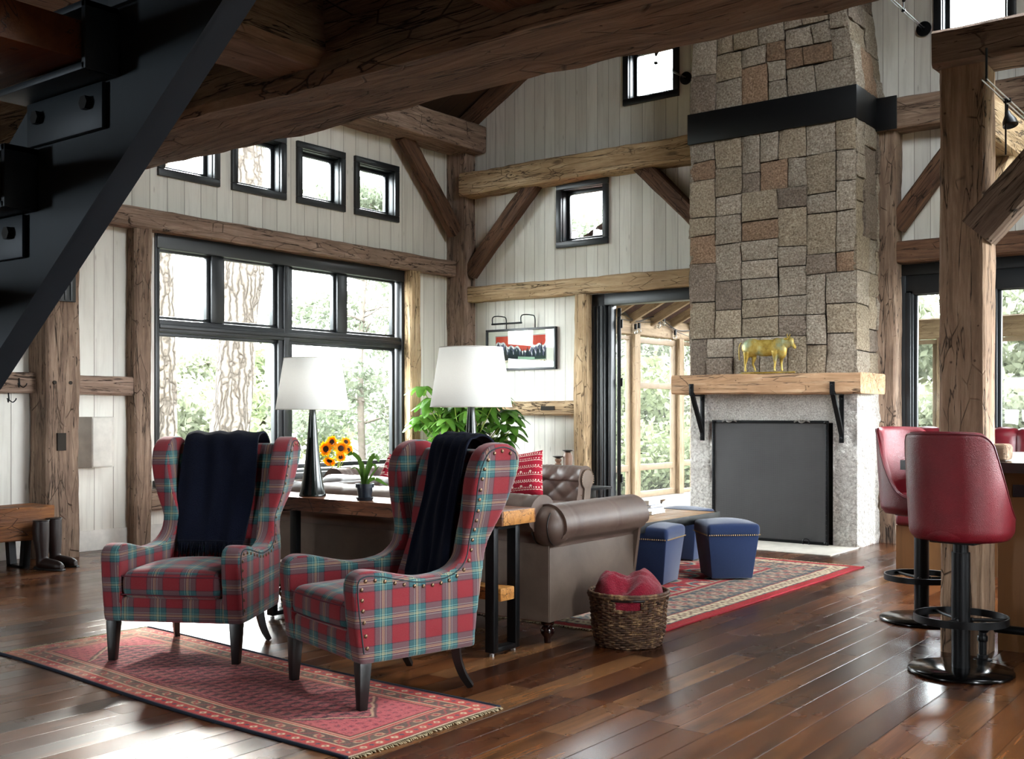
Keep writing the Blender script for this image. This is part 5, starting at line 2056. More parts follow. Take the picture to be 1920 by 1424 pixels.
def bar_stool(label, loc, rz):
    t = thing('bar_stool', label, 'bar stool', loc, rz, 'red leather bar stools')
    bm = bmn()
    lathe(bm, [(0, 0), (.240, 0), (.250, .006), (.250, .014), (.243, .022), (.10, .027), (.06, .030), (0, .030)], (0, 0, 0), 64)
    build('base_disc', bm, 'black_gloss', t, smooth=50)
    bm = bmn()
    tube(bm, [(0, 0, .026), (0, 0, .60)], .044, 32)
    build('pole', bm, 'black_metal', t, smooth=50)
    bm = bmn()
    tube(bm, [(0, 0, .60), (0, 0, .655)], .035, 24)
    box(bm, -.11, .11, -.11, .11, .65, .662, .003)
    build('swivel_plate', bm, 'black_metal', t, smooth=40)
    bm = bmn()
    def ringb(b):
        pts = [(.218 * cos(2 * pi * k / 72), .218 * sin(2 * pi * k / 72)) for k in range(72)]
        A = [(p[0], p[1], -.02) for p in pts]
        V = [[b.verts.new((p[0] * s, p[1] * s, z)) for p in pts] for s, z in ((1.02, -.018), (1.02, .018), (.985, .018), (.985, -.018))]
        for q in range(4):
            for k in range(72):
                b.faces.new((V[q][k], V[q][(k + 1) % 72], V[(q + 1) % 4][(k + 1) % 72], V[(q + 1) % 4][k]))
    sub(ringb, Matrix.Translation((0, 0, .272)), bm)
    for a in (.5, .5 + 2.09, .5 + 4.19):
        tube(bm, [(.04 * cos(a), .04 * sin(a), .265), (.218 * cos(a), .218 * sin(a), .272)], .009, 8)
        ball(bm, (.05 * cos(a), .05 * sin(a), .265), .014, 8)
    build('foot_ring', bm, 'black_metal', t, smooth=40)
    # seat faces +y; shell wraps round the back (-y)
    bm = bmn()
    NA_, NZ_ = 64, 30
    def rad(a, z):
        # a: angle round the seat, 0 = back
        e = abs(a) / pi
        rx, ry = .245, .235
        return rx, ry
    def topz(a):
        e = abs(a) / pi
        if e < .33:
            tt = e / .33
            return 1.190 - .012 * tt ** 3 - .06 * max(0, tt - .72) ** 2 * 12 * .9
        tt = min(1, (e - .33) / .40)
        s_ = tt * tt * (3 - 2 * tt)
        return 1.12 - (1.12 - .765) * (1 - (1 - tt) ** 2.7)
    def pt(a, f, off):
        zt = topz(a)
        z0_ = .668
        z = z0_ + (zt - z0_) * f
        k = (z - z0_) / .52
        e = abs(a) / pi
        squ = 1 + .06 * (sin(2 * a) ** 2)
        rx = (.235 + .012 * sin(k * 2.2) + off) * squ
        ry = (.215 + off) * squ * (1 + .16 * max(0, min(1, (e - .45) / .25)))
        lean = -.055 * k * max(0, cos(a))
        # waist at the bottom: rounded edge
        bot = 1 - .10 * max(0, 1 - f * (zt - z0_) / .05) ** 2
        return Vector((rx * sin(a) * bot, -ry * cos(a) * bot + lean + (.02 if e > .6 else 0) * (e - .6), z))
    amax = pi * .80
    def shell(off):
        return [[pt(-amax + 2 * amax * i / NA_, j / NZ_, off) for j in range(NZ_ + 1)] for i in range(NA_ + 1)]
    O, I = shell(.0), shell(-.034)
    VO = [[bm.verts.new(p) for p in r] for r in O]
    VI = [[bm.verts.new(p) for p in r] for r in I]
    for i in range(NA_):
        for j in range(NZ_):
            bm.faces.new((VO[i][j], VO[i + 1][j], VO[i + 1][j + 1], VO[i][j + 1]))
            bm.faces.new((VI[i][j], VI[i][j + 1], VI[i + 1][j + 1], VI[i + 1][j]))
        # rounded rim
        mids = []
    rim = []
    for i in range(NA_ + 1):
        m_ = (O[i][-1] + I[i][-1]) / 2 + Vector((0, 0, .014))
        rim.append(bm.verts.new(m_))
    for i in range(NA_):
        bm.faces.new((VO[i][-1], VO[i + 1][-1], rim[i + 1], rim[i]))
        bm.faces.new((rim[i], rim[i + 1], VI[i + 1][-1], VI[i][-1]))
        bm.faces.new((VO[i + 1][0], VO[i][0], VI[i][0], VI[i + 1][0]))
    for i in (0, NA_):
        bm.faces.new(VO[i] + [rim[i]] + VI[i][::-1])
    build('shell_back', bm, 'red_leather', t, smooth=60)
    bm = bmn()
    tube(bm, [q + Vector((0, 0, .002)) for q in [(O[i][-1]) for i in range(NA_ + 1)]], .004, 6)
    build('piping', bm, M['dark_red'], t, smooth=180)
    bm = bmn()
    prof = [(0, .660), (.17, .662), (.212, .675), (.222, .70), (.220, .745), (.205, .772), (.15, .785), (0, .79)]
    lathe(bm, prof, (0, 0, 0), 48)
    for v in bm.verts:
        if v.co.y > 0:
            v.co.y *= 1.20
        v.co.x *= 1.0
    build('seat', bm, 'red_leather', t, smooth=60)
    return t
M['dark_red'] = plain('dark_red_piping', '#560c16', .4)
bar_stool('nearest red leather bar stool, its back to the camera, by the big post', (-1.515, 5.67, 0), radians(-8))
bar_stool('red leather bar stool farther back at the end of the bar, facing right', (-2.085, 6.93, 0), radians(-118))
# one more base seen between the stools
# dining booth by the glazed doors
bo = thing('dining_booth', 'oxblood channel tufted banquette before the black glazed doors', 'banquette', (-1.2, 9.7, 0))
bm = bmn()
n_ = 22
for i in range(n_ * 8 + 1):
    pass
x0_, x1_ = -1.75, 2.35
prev = None
NCH = 20
wid = (x1_ - x0_) / NCH
for i in range(NCH * 8 + 1):
    x = x0_ + wid * i / 8
    h = .035 * abs(sin(pi * i / 8)) ** .6
    col_ = []
    for k in range(14):
        tt = k / 13
        if tt < .7:
            col_.append((x, -.10 - h - .05 * (1 - tt), .46 + (1.10 - .46) * tt / .7))
        else:
            a = (tt - .7) / .3 * pi
            col_.append((x, -.10 + .06 * (1 - cos(a)) - h * cos(a) * 1.0 if a < pi / 2 else -.10 + .06 * (1 - cos(a)), 1.10 + (.055 + h * .5) * sin(a)))
    ring = [bm.verts.new(q) for q in col_]
    if prev:
        for a, b, c_, d_ in zip(prev, prev[1:], ring[1:], ring):
            bm.faces.new((a, b, c_, d_))
    prev = ring
build('tufted_back', bm, 'banquette', bo, smooth=60)
bm = bmn()
box(bm, x0_, x1_, -.62, -.12, .36, .47, .03, 3)
build('seat', bm, 'banquette', bo, smooth=50)
bm = bmn()
box(bm, x0_, x1_, -.58, .02, 0, .36)
box(bm, x0_, x1_, -.09, .02, .36, 1.08)
build('plinth', bm, 'bar_panel', bo)

# ================================================================ LEFT SIDE: BENCH, BOOTS, SPEAKER, HOOKS
be = thing('bench', 'rough hewn log bench on black steel legs by the left wall', 'bench', (-8.83, 3.9, 0))
sl = T('seat', (-8.83, 2.9, .37), (-8.83, 4.98, .37), .36, .275, 'bench', None, wob=.012, chamfer=.01)
for key in ('label', 'category', 'group'):
    if key in sl:
        del sl[key]
sl.parent = be
sl.location = (0, -1.0, .37)
for y_ in (-.75, .86):
    bm = bmn()
    for s in (-1, 1):
        prism(bm, [(s * .13 - .03, .235), (s * .13 + .03, .235), (s * .10 + .03, .0), (s * .10 - .03, .0)], y_ - .03, y_ + .03, 'y')
    box(bm, -.13, .13, y_ - .03, y_ + .03, 0, .018)
    build('leg', bm, 'black_metal', be)
def boot(bm_unused=None):
    bm = bmn()
    pts = [(0, -.005, .05), (0, -.002, .10), (0, -.005, .16), (0, -.015, .25), (0, -.018, .34), (0, -.014, .405)]
    tube(bm, [(p[0], p[1], p[2]) for p in pts], [.046, .046, .052, .064, .066, .062], 20)
    tube(bm, [(0, -.03, .045), (0, .03, .052), (0, .10, .045), (0, .165, .035), (0, .205, .030)], [.042, .048, .046, .043, .026], 16)
    me = remesh(bm, .0065, 4)
    return me
def boot_thing(label, x, y, rz):
    t = thing('riding_boot', label, 'boot', (x, y, 0), rz, 'pair of tall boots')
    build('shaft_and_foot', boot(), 'boot', t, smooth=180)
    bm = bmn()
    out = [(-.036, -.062), (.036, -.062), (.038, 0), (.040, .10), (.038, .17), (.018, .222), (-.018, .222), (-.036, .17), (-.036, .05)]
    prism(bm, out, 0, .016, 'z', .003)
    box(bm, -.033, .033, -.065, -.005, 0.0, .03, .003)
    build('sole', bm, 'leg', t)
    bm = bmn()
    tube(bm, [(.062 * cos(a), -.014 + .062 * sin(a), .404) for a in [2 * pi * q / 24 for q in range(24)]], .004, 6, closed=True)
    tube(bm, [(.06, -.012, .40), (.0575, -.012, .30), (.045, -.01, .2)], .0025, 5)
    build('trim', bm, 'leg', t, smooth=180)
boot_thing('front tall dark leather boot beside the bench', -8.50, 4.79, radians(-73))
boot_thing('rear tall dark leather boot standing against the slotted post', -8.60, 4.96, radians(-68))
sp = thing('wall_speaker', 'off white wedge shaped speaker mounted on the wall beside the window post', 'speaker', (-9.30, 5.71, .785))
bm = bmn()
prism(bm, [(.002, -.19), (.14, -.13), (.20, -.105), (.20, .10), (.14, .16), (.002, .19)], 0, .465, 'z', .006)
build('cabinet', bm, 'speaker', sp)
bm = bmn()
box(bm, .200, .208, -.10, .095, .01, .455, .004)
build('grille', bm, 'speaker', sp)
for i, (y_, z_) in enumerate(((4.86, 1.40), (4.955, 1.53))):
    bm = bmn()
    x_ = -9.175
    tube(bm, [(x_, y_, z_ + .06), (x_ + .01, y_, z_ + .0)], .007, 6)
    for s in (-1, 1):
        tube(bm, catmull([(x_ + .01, y_, z_), (x_ + .035, y_ + s * .02, z_ - .02), (x_ + .055, y_ + s * .035, z_ + .0), (x_ + .055, y_ + s * .04, z_ + .015)], 4), .005, 6)
    bm_c = build('coat_hook', bm, 'black_metal', smooth=60)
    tag(bm_c, ['black double coat hook on the rail, lower', 'black double coat hook on the rail nearest the slotted post'][i], 'hook', 'coat hooks')
# ================================================================ RUGS
def lin(h):
    return np.array(C(h))
def rug_runner(u, v):
    L_, W_ = 2.77, .90
    x, y = u * L_, v * W_
    dx, dy = np.minimum(x, L_ - x), np.minimum(y, W_ - y)
    d = np.minimum(dx, dy)
    s = np.where(dx < dy, y, x)
    c = np.ones(u.shape + (3,)) * lin('#a8303a')
    def put(m, h, k=1.0):
        c[m] = c[m] * (1 - k) + lin(h) * k
    # field with slanted rows of small navy botehs
    fx, fy = .062, .070
    rg = np.random.default_rng(11)
    x = x + rg.normal(0, .0022, u.shape) + .005 * np.sin(y * 41 + 2 * np.sin(x * 13)) + .004 * np.sin(y * 97)
    y = y + rg.normal(0, .0018, u.shape) + .004 * np.sin(x * 37 + 2 * np.sin(y * 17)) + .003 * np.sin(x * 83)
    row = np.floor(y / fy)
    px = (x + row * .020) / fx
    a, b = px - np.floor(px) - .5, y / fy - row - .5
    put(np.ones(u.shape, bool), '#b0545c')
    bo = ((a * 1.1 - b * .5) ** 2 / .035 + (b + .05) ** 2 / .16) < .62
    put(bo, '#c07a72')
    put(bo & (((a * 1.1 - b * .5) ** 2 / .035 + (b + .05) ** 2 / .16) < .20), '#5c2c3c')
    put((np.abs(a * .9 - b * .55 + .38) < .22), '#141b2e')
    put((np.abs(b + .46) < .07), '#5a3040')
    # pink corners
    q = (np.minimum(dx, 9) - .19) - np.abs(y - W_ / 2) * .95
    spand = (q < .12)
    put(spand, '#cc6068')
    g1, g2 = (x / .05) % 1 - .5, ((y + np.floor(x / .05) * .02) / .05) % 1 - .5
    put(spand & (np.abs(np.hypot(g1, g2 * 1.1) - .24) < .07) & (g1 > -.15), '#8a3040')
    put(spand & (np.hypot(g1, g2) < .08), '#3a3a50')
    put(np.abs(q - .12) < .012, '#4a3c3c')
    put(np.abs(q - .135) < .008, '#c8a888')
    # borders
    put(d < .205, '#c04a48')
    put((d < .200) & (d > .190), '#3c2c30')
    put((d < .188) & (d > .180), '#d0b090')
    m = (d < .160) & (d > .090)
    put(m, '#54504a')
    w = (d - .125) / .035
    ph = (s / .115) % 1 - .5
    put(m & (np.hypot(ph * 2.6, w) < .55), '#c8a080')
    put(m & (np.hypot(ph * 2.6, w) < .30), '#a03a40')
    put(m & (np.abs(w - .7 * np.sin(s / .115 * 2 * np.pi)) < .17), '#a84a4a')
    put((np.abs(d - .165) < .004) | (np.abs(d - .087) < .004), '#d8bc98')
    m = (d < .080) & (d > .022)
    put(m, '#c23c3c')
    w = (d - .051) / .029
    ph = (s / .085) % 1 - .5
    put(m & (np.abs(ph) * 2.8 + np.abs(w) < .62), '#e0ccaa')
    put(m & (np.abs(ph) * 2.8 + np.abs(w) < .26), '#8a2c34')
    put(m & (np.abs(np.abs(ph) - .5) * 3.4 + np.abs(w) < .5), '#34485a')
    put((d < .022) & (d > .012), '#8c3038')
    put((dy < .012), '#1f2a3c')
    put((dx < .010), '#d6c4a2')
    c[:] = c * .86 + lin('#a8605c') * .14
    wear = np.clip(.5 + .5 * np.sin(x * 5.1 + 2 * np.sin(y * 11)) * np.sin(y * 9 + 2 * np.sin(x * 7)) - .35, 0, 1) * np.clip(1.35 - x / 1.6, .25, 1) * np.clip(1.3 - d * 3.5, 0, 1)
    c[:] = c * (1 - .75 * wear[..., None]) + lin('#c8ac8c') * (.75 * wear[..., None])
    fade = .5 + .5 * np.sin(x * 2.3 + 1.2 * np.sin(y * 5)) * np.sin(y * 6 + x)
    c[:] = c * (1 - .16 * fade[..., None]) + lin('#c88a84') * (.16 * fade[..., None])
    rng = np.random.default_rng(3)
    c[:] = c * (1 + rng.normal(0, .10, u.shape))[..., None]
    return np.clip(c, 0, 1)
def warp(x, y, amp=.02, s=0.0):
    return (x + amp * np.sin(y * 5 + s) * .5, y + amp * np.sin(x * 2.2 + s))
def rug_obj(name, label, fn, L_, W_, org, rz, nx, ny, group=None, wv=.02, zz=.0):
    def pos(u, v):
        x, y = u * L_, v * W_
        X, Y = warp(x, y, wv, 1.0)
        Z = zz + .0065 + .0015 * np.sin(x * 9) * np.sin(y * 7)
        return X, Y, Z
    me = grid_mesh('pile', nx, ny, pos, colfn=fn)
    t = thing(name, label, 'rug', org, rz, group)
    build('woven_pile', me, 'rug', t, smooth=180, recenter=False)
    bm = bmn()
    n_ = 120
    ring = []
    for k in range(n_ + 1):
        ring.append((k / n_, 0))
    def P_(u, v, z):
        X, Y = warp(np.float64(u * L_), np.float64(v * W_), wv, 1.0)
        return Vector((float(X), float(Y), z))
    big = name == 'area_rug'
    PP = P_
    if big:
        P_ = lambda u, v, z: PP(v, u, z)
    for v_ in (0, 1):
        bm = bmn()
        tube(bm, [P_(k / n_, v_, .005) for k in range(n_ + 1)], .0075, 6)
        e_ = build('selvage', bm, M['navy_edge'] if name != 'area_rug' else M['red_edge'], t, smooth=180)
    rng = random.Random(5)
    for u_ in (0, 1):
        bm = bmn()
        m_ = int(W_ / .011)
        for k in range(m_):
            p = P_(u_, (k + .5) / m_, .004)
            o_ = (1 if u_ else -1) * rng.uniform(.018, .034)
            q1, q2 = (o_ * .5, rng.uniform(-.003, .003), .002), (o_, rng.uniform(-.008, .008), -.001)
            if big:
                q1, q2 = (q1[1], q1[0], q1[2]), (q2[1], q2[0], q2[2])
            tube(bm, [p, p + Vector(q1), p + Vector(q2)], .0028, 4)
        f_ = build('fringe', bm, M['fringe'], t, smooth=180)
        f_['kind'] = 'stuff'
    return t
M['navy_edge'] = plain('navy_overcast_edge', '#1c2636', .95, bump=.6, bsc=400)
M['red_edge'] = plain('red_overcast_edge', '#8c1424', .95)
M['fringe'] = plain('cream_cotton_fringe', '#b8a888', .95)
rug_obj('runner_rug', 'faded red and navy runner rug under the tartan chairs', rug_runner, 2.77, .90, (-5.735, 2.965, 0), radians(-2.3), 620, 210)
def rug_big(u, v):
    L_, W_ = 3.52, 3.6
    x, y = u * L_, v * W_
    rg = np.random.default_rng(21)
    dx, dy = np.minimum(x, L_ - x), np.minimum(y, W_ - y)
    d = np.minimum(dx, dy) + rg.normal(0, .004, u.shape)
    s = np.where(dx < dy, y, x) + rg.normal(0, .005, u.shape)
    x, y = x + rg.normal(0, .005, u.shape), y + rg.normal(0, .005, u.shape)
    c = np.ones(u.shape + (3,)) * lin('#8e1c28')
    def put(m, h):
        c[m] = lin(h)
    a, b = (x / .34) % 1 - .5, (y / .30) % 1 - .5
    r = np.hypot(a, b)
    put(r < .40, '#a89a84')
    put(r < .34, '#3c5660')
    put((r < .24), '#9c2c34')
    put((r < .12), '#d0b898')
    put((np.abs(np.abs(a) - np.abs(b)) < .03) & (r > .38), '#26424c')
    put(d < .62, '#9c8c78')
    put((d < .60) & (d > .56), '#8c2430')
    m = (d < .54) & (d > .22)
    put(m, '#2f4650')
    w = (d - .38) / .16
    ph = (s / .17) % 1 - .5
    r = np.hypot(ph * 1.4, w * .75)
    k = np.abs(np.sin(np.arctan2(w, ph * 2) * 4))
    put(m & (r < .42 + .18 * k), '#b89c88')
    put(m & (r < .30 + .10 * k), '#8c3038')
    put(m & (r < .14), '#d8c8a8')
    put(m & (np.abs(w - .75 * np.sin(s / .17 * 2 * np.pi)) < .08), '#a89078')
    c[m] = c[m] * .7 + lin('#5c5a56') * .3
    g = (np.sin(x * 80) * np.sin(y * 77) > .55) & m
    put(g, '#8a6f60')
    put((d < .22) & (d > .205), '#7c1c28')
    m = (d < .205) & (d > .095)
    put(m, '#bfae90')
    ph = (s / .075) % 1 - .5
    w = (d - .15) / .055
    put(m & (np.abs(ph) * 1.8 + np.abs(w) < .8) & (np.abs(ph) * 1.8 + np.abs(w) > .4), '#5c3a3c')
    put((d < .095) & (d > .08), '#2c3c44')
    put(d < .08, '#98121f')
    rng = np.random.default_rng(8)
    c[:] = c * (1 + rng.normal(0, .13, u.shape))[..., None]
    return np.clip(c, 0, 1)
rug_obj('area_rug', 'large oriental area rug with red and teal borders before the fireplace', rug_big, 3.52, 3.56, (-6.70, 5.44, 0), 0, 330, 330, wv=.004)

# ================================================================ PICTURE AND ITS LIGHT
pc = thing('framed_print', 'framed red sky mountain and pine print on the whitewashed wall', 'picture', (-8.225, 10.97, 1.82))
bm = bmn()
frame_ring(bm, 'y', -.022, .026, -.548, .548, 0, .525, .028, .004)
build('frame', bm, 'black', pc)
bm = bmn()
box(bm, -.53, .53, .0, .004, .02, .505)
build('mat_board', bm, 'mat_board', pc)
def art(u, v):
    x, y = u * .80, v * .345
    c = np.ones(u.shape + (3,)) * lin('#c8442e')
    def put(m, h):
        c[m] = lin(h)
    mt_ = .205 + .045 * np.sin(x * 9 + .6) + .022 * np.sin(x * 23) + .012 * np.sin(x * 57)
    put(y < mt_, '#e4e0dc')
    put((y < mt_ - .012 - .02 * np.abs(np.sin(x * 40 + y * 30))), '#5a5a72')
    put((y < mt_ - .012 - .02 * np.abs(np.sin(x * 40 + y * 30))) & (np.sin(x * 90 + y * 60) > .6), '#c8c4cc')
    rng = np.random.default_rng(2)
    for i in range(46):
        cx_ = .8 * rng.random()
        side = abs(cx_ - .42) / .4
        h = .10 + .13 * rng.random() * (.35 + side)
        wd = .018 + .012 * rng.random()
        yy = (y - .035) / h
        saw = 1 - .35 * ((yy * 7) % 1)
        put((np.abs(x - cx_) < wd * (1 - yy) * saw * 1.4) & (yy > 0) & (yy < 1), '#1c2a30')
    put((y < .085 + .02 * np.sin(x * 6)) & (x < .36), '#182228')
    put((y < .075 - .05 * (x - .4)) & (x > .36), '#8fae94')
    put((y < .075) & (y > .040) & (x > .62), '#24382e')
    put(y < .034, '#d8ccb0')
    put(((x / .09) % 1 - .5) ** 2 * .008 + (y - .017) ** 2 * (1) < .00003 + 0 * x, '#3a3428') if False else None
    for cx_ in (.05, .13, .19, .66, .72, .77):
        put((np.abs(x - cx_) < .012) & (np.abs(y - .018) < .005 + .003 * np.sin(x * 900)), '#40382c')
    e = np.minimum(np.minimum(x, .80 - x), np.minimum(y, .345 - y))
    put(e < .0035, '#1c2024')
    put((e < .0075) & (e > .0035), '#d8d4cc')
    put(np.abs(y - .034) < .002, '#1c2024')
    return c
me = grid_mesh('print_sheet', 320, 150, lambda u, v: (u * .80 - .40, u * 0 - .0015, v * .345 + .095), colfn=art)
build('print_sheet', me, 'print', pc, smooth=180)
fc = bpy.data.curves.new('lettering', 'FONT')
fc.body = 'SUNDANCE'
fc.size = .034
fc.space_character = 1.75
fc.align_x = 'CENTER'
fc.extrude = .0006
fo = bpy.data.objects.new('lettering', fc)
COL.objects.link(fo)
dg = bpy.context.evaluated_depsgraph_get()
lm = bpy.data.meshes.new_from_object(fo.evaluated_get(dg), depsgraph=dg)
bpy.data.objects.remove(fo)
lo_ = build('lettering', lm, 'leg', pc, smooth=None, recenter=False)
lo_.rotation_euler = (radians(90), 0, 0)
lo_.location = (.0, -.004, .101)
bm = bmn()
box(bm, -.525, .525, -.012, -.010, .024, .50)
build('glazing', bm, 'glass', pc)
pl = thing('picture_light', 'slim black picture light arched above the framed print', 'picture light', (-8.25, 10.98, 2.345))
bm = bmn()
tube(bm, [(-.31, -.17, .055), (.16, -.17, .055)], .012, 10)
build('light_bar', bm, 'black_metal', pl)
for x_ in (-.20, .25):
    bm = bmn()
    e_ = -.30 if x_ < 0 else .15
    tube(bm, catmull([(x_, -.01, 0), (x_, -.02, .13), (x_ - .03, -.05, .155), (e_ + .03, -.15, .155), (e_, -.17, .13), (e_, -.17, .06)], 5), .007, 8)
    build('arm', bm, 'black_metal', pl, smooth=180)

# ================================================================ TALL CORNER PLANT
cp = thing('umbrella_plant', 'tall glossy green umbrella plant in the corner behind the lamp', 'plant', (-8.30, 9.95, 0))
bm = bmn()
lathe(bm, [(0, 0), (.15, 0), (.20, .36), (.215, .38), (.195, .38), (.185, .33), (0, .33)], (0, 0, 0), 32)
build('pot', bm, 'navy_pot', cp, smooth=40)
rng = random.Random(12)
tips = []
for k in range(58):
    a = rng.uniform(0, 2 * pi)
    z = rng.uniform(.72, 1.52)
    r_ = rng.uniform(.10, .56) * (1.10 - .5 * max(0, (z - 1.15)))
    tips.append(RV * (r_ * cos(a)) + FV * (r_ * sin(a) * .6) + Vector((0, 0, z)))
tips += [cv(-.50, 1.58), cv(-.42, 1.38, -.1), cv(.50, 1.28), cv(.40, 1.48, -.2), cv(-.55, 1.15), cv(.55, 1.02), cv(-.2, 1.2, -.35), cv(.1, 1.3, -.3), cv(.0, 1.0, -.4), cv(-.35, .95, -.3)]
bm = bmn()
for p in tips:
    tube(bm, catmull([(rng.uniform(-.05, .05), rng.uniform(-.05, .05), .33), (p.x * .35, p.y * .35, p.z * .62), (p.x, p.y, p.z)], 5), .006, 5)
build('stems', bm, 'stem', cp, smooth=180)
bm = bmn()
for p in tips:
    n_ = rng.choice((6, 7, 8))
    a0 = rng.uniform(0, 6)
    for q in range(n_):
        a = a0 + 2 * pi * q / n_
        l_ = rng.uniform(.17, .26)
        d = Vector((cos(a), sin(a), 0))
        dr = rng.uniform(.5, 1.0)
        blade(bm, [p, p + d * l_ * .28 + Vector((0, 0, .012)), p + d * l_ * .62 + Vector((0, 0, -l_ * .22 * dr)), p + d * l_ * .9 + Vector((0, 0, -l_ * .62 * dr))], l_ * .22, .18)
lv = build('foliage', bm, 'leaf', cp, smooth=180)
lv['kind'] = 'stuff'

# ================================================================ STAIR
st = thing('open_staircase', 'dark steel staircase with open wooden treads seen from below', 'staircase', (-2.4, .5, 0))
OS = Vector((2.4, -.5, 0))
def zl(x):
    return 1.908 + .766 * (x + 1.281)
bm = bmn()
xa, xb = -3.75, .15
for yw, yf0, yf1 in ((1.005, 1.008, 1.055), (-.01, -.055, -.008)):
    prism(bm, [(xa, zl(xa)), (xb, zl(xb)), (xb, zl(xb) + .34), (xa, zl(xa) + .34)], yw, yw + .010, 'y')
    prism(bm, [(xa, zl(xa)), (xb, zl(xb)), (xb, zl(xb) + .014), (xa, zl(xa) + .014)], yf0, yf1, 'y')
    prism(bm, [(xa, zl(xa) + .326), (xb, zl(xb) + .326), (xb, zl(xb) + .34), (xa, zl(xa) + .34)], yf0, yf1, 'y')
for v in bm.verts:
    v.co.z = max(0, v.co.z)
bm.transform(Matrix.Translation(OS))
build('stringers', bm, 'stringer', st)
for k in range(-8, 6):
    xb_, zt = -1.567 + .245 * k, 1.912 + .1877 * k
    if zt < .1:
        continue
    bm = bmn()
    box(bm, xb_ - .28, xb_, .03, .955, zt - .062, zt, .004)
    bm.transform(Matrix.Translation(OS))
    tr_ = build('tread', bm, 'tread', st)
    for ya, yb in ((.945, 1.005), (.0, .04)):
        bm = bmn()
        box(bm, xb_ - .27, xb_ + .012, ya, yb, zt - .078, zt - .066, .002)
        box(bm, xb_ + .002, xb_ + .014, ya, yb, zt - .078, zt + .03, .002)
        box(bm, xb_ - .10, xb_ + .014, ya, yb, zt + .018, zt + .03, .002)
        bm.transform(Matrix.Translation(OS - Vector(tr_.location)))
        build('tread_bracket', bm, 'stringer', tr_)
    bm = bmn()
    box(bm, xb_ - .25, xb_ - .02, .995, 1.004, zt - .155, zt - .080, .002)
    bm.transform(Matrix.Translation(OS - Vector(tr_.location)))
    build('angle_plate', bm, 'stringer', tr_)
    for x_ in (-.21, -.06):
        bm = bmn()
        tube(bm, [(xb_ + x_, .985, zt - .11), (xb_ + x_, .997, zt - .11)], .012, 6)
        bm.transform(Matrix.Translation(OS - Vector(tr_.location)))
        build('bolt', bm, 'black_metal', tr_)

# ================================================================ CABLE LIGHTS
def cable_light(label, x, z, y0, y1, heads, disc_y=None):
    t = thing('cable_light', label, 'track light', (x, (y0 + y1) / 2, z), 0, 'cable track lights')
    L_ = (y1 - y0) / 2
    for s in (-1, 1):
        bm = bmn()
        tube(bm, [(s * .012, -L_, 0), (s * .012, L_, 0)], .004, 6)
        build('rail', bm, 'steel', t)
    if disc_y is not None:
        bm = bmn()
        lathe(bm, [(0, 0), (.072, 0), (.072, .014), (.02, .02), (.014, .04), (0, .04)], (0, 0, 0), 32)
        bm.transform(Matrix.Translation((0, L_ + .03, 0)) @ Matrix.Rotation(radians(90), 4, 'X'))
        build('wall_mount', bm, 'black_metal', t, smooth=40)
    for hy, dz in heads:
        yy = hy - (y0 + y1) / 2
        bm = bmn()
        tube(bm, [(0, yy, -.02), (0, yy, dz * .6)], .006, 6)
        box(bm, -.018, .018, yy - .012, yy + .012, -.012, .012, .002)
        d = Vector((.25, -.2, -1 if dz < 0 else .6)).normalized()
        def hd(b):
            lathe(b, [(0, 0), (.014, 0), (.018, .02), (.036, .055), (.040, .085), (.036, .083), (0, .06)], (0, 0, 0), 20)
        sub(hd, Matrix.Translation((0, yy, dz * .6)) @ d.to_track_quat('Z', 'Y').to_matrix().to_4x4(), bm)
        build('spot_head', bm, 'black_metal', t, smooth=40)
    return t
cable_light('cable light fixed to the gable wall left of the chimney', -5.90, 5.06, 8.0, 10.95, [(10.3, .13)], 1)
cable_light('cable light fixed to the gable wall right of the chimney', -3.28, 5.06, 7.6, 10.95, [(10.35, .13), (8.6, -.08)], 1)
t = cable_light('cable light hung from the beam end beside the foreground post', -1.45, 2.985, 5.85, 7.9, [(6.33, -.10), (7.2, -.10)])
bm = bmn()
tube(bm, [(0, -.98, 0), (0, -.98, .17)], .006, 6)
tube(bm, [(0, -.58, 0), (0, -.58, -.30)], .005, 6)
build('hanger_rod', bm, 'black_metal', t)

# ================================================================ SCREENED PORCH BEYOND THE DOORS
M['porch_stone'] = plain('porch_flagstone', '#5c554c', .8, bump=.3, bsc=20)
PX0, PX1, PY0, PY1 = -8.60, -.6, 11.16, 16.3
bm = bmn()
box(bm, PX0 - .2, PX1 + .2, PY0, PY1 + .2, -.14, -.02)
struct('floor_porch', bm, M['porch_stone'])
bm = bmn()
for x_ in (PX0 - .3, PX1 + .3):
    z_ = 2.80 - .15
    prism(bm, [(-4.6, 4.75), (x_, z_), (x_, z_ + .08), (-4.6, 4.83)], PY0 + .02, PY1 + .4, 'y')
struct('ceiling_porch', bm, 'porch_roof', smooth=None)
T('porch_beam', (PX0, PY0 + .05, 2.60), (PX0, PY1, 2.60), .14, .28, 'porch_wood', 'peeling pale beam above the porch screens on the left', 'beam', wob=.006)
T('porch_beam', (PX0, PY1, 2.50), (PX1, PY1, 2.50), .14, .30, 'porch_wood', 'pale beam above the far porch screens', 'beam', wob=.006)
for i in range(8):
    yy = PY0 + .5 + i * .62
    for s, x_ in ((0, PX0), (1, PX1)):
        T('porch_rafter', (x_, yy, 2.66), (-4.6, yy, 4.62), .06, .13, 'porch_wood', 'pale porch roof rafter on the %s slope, %s from the house' % (('left', 'right')[s], ('first', 'second', 'third', 'fourth', 'fifth', 'sixth', 'seventh', 'eighth')[i]), 'rafter', wob=.002, group='porch rafters', chamfer=.006)
posts = [14.295, 15.68, 12.9, 11.5]
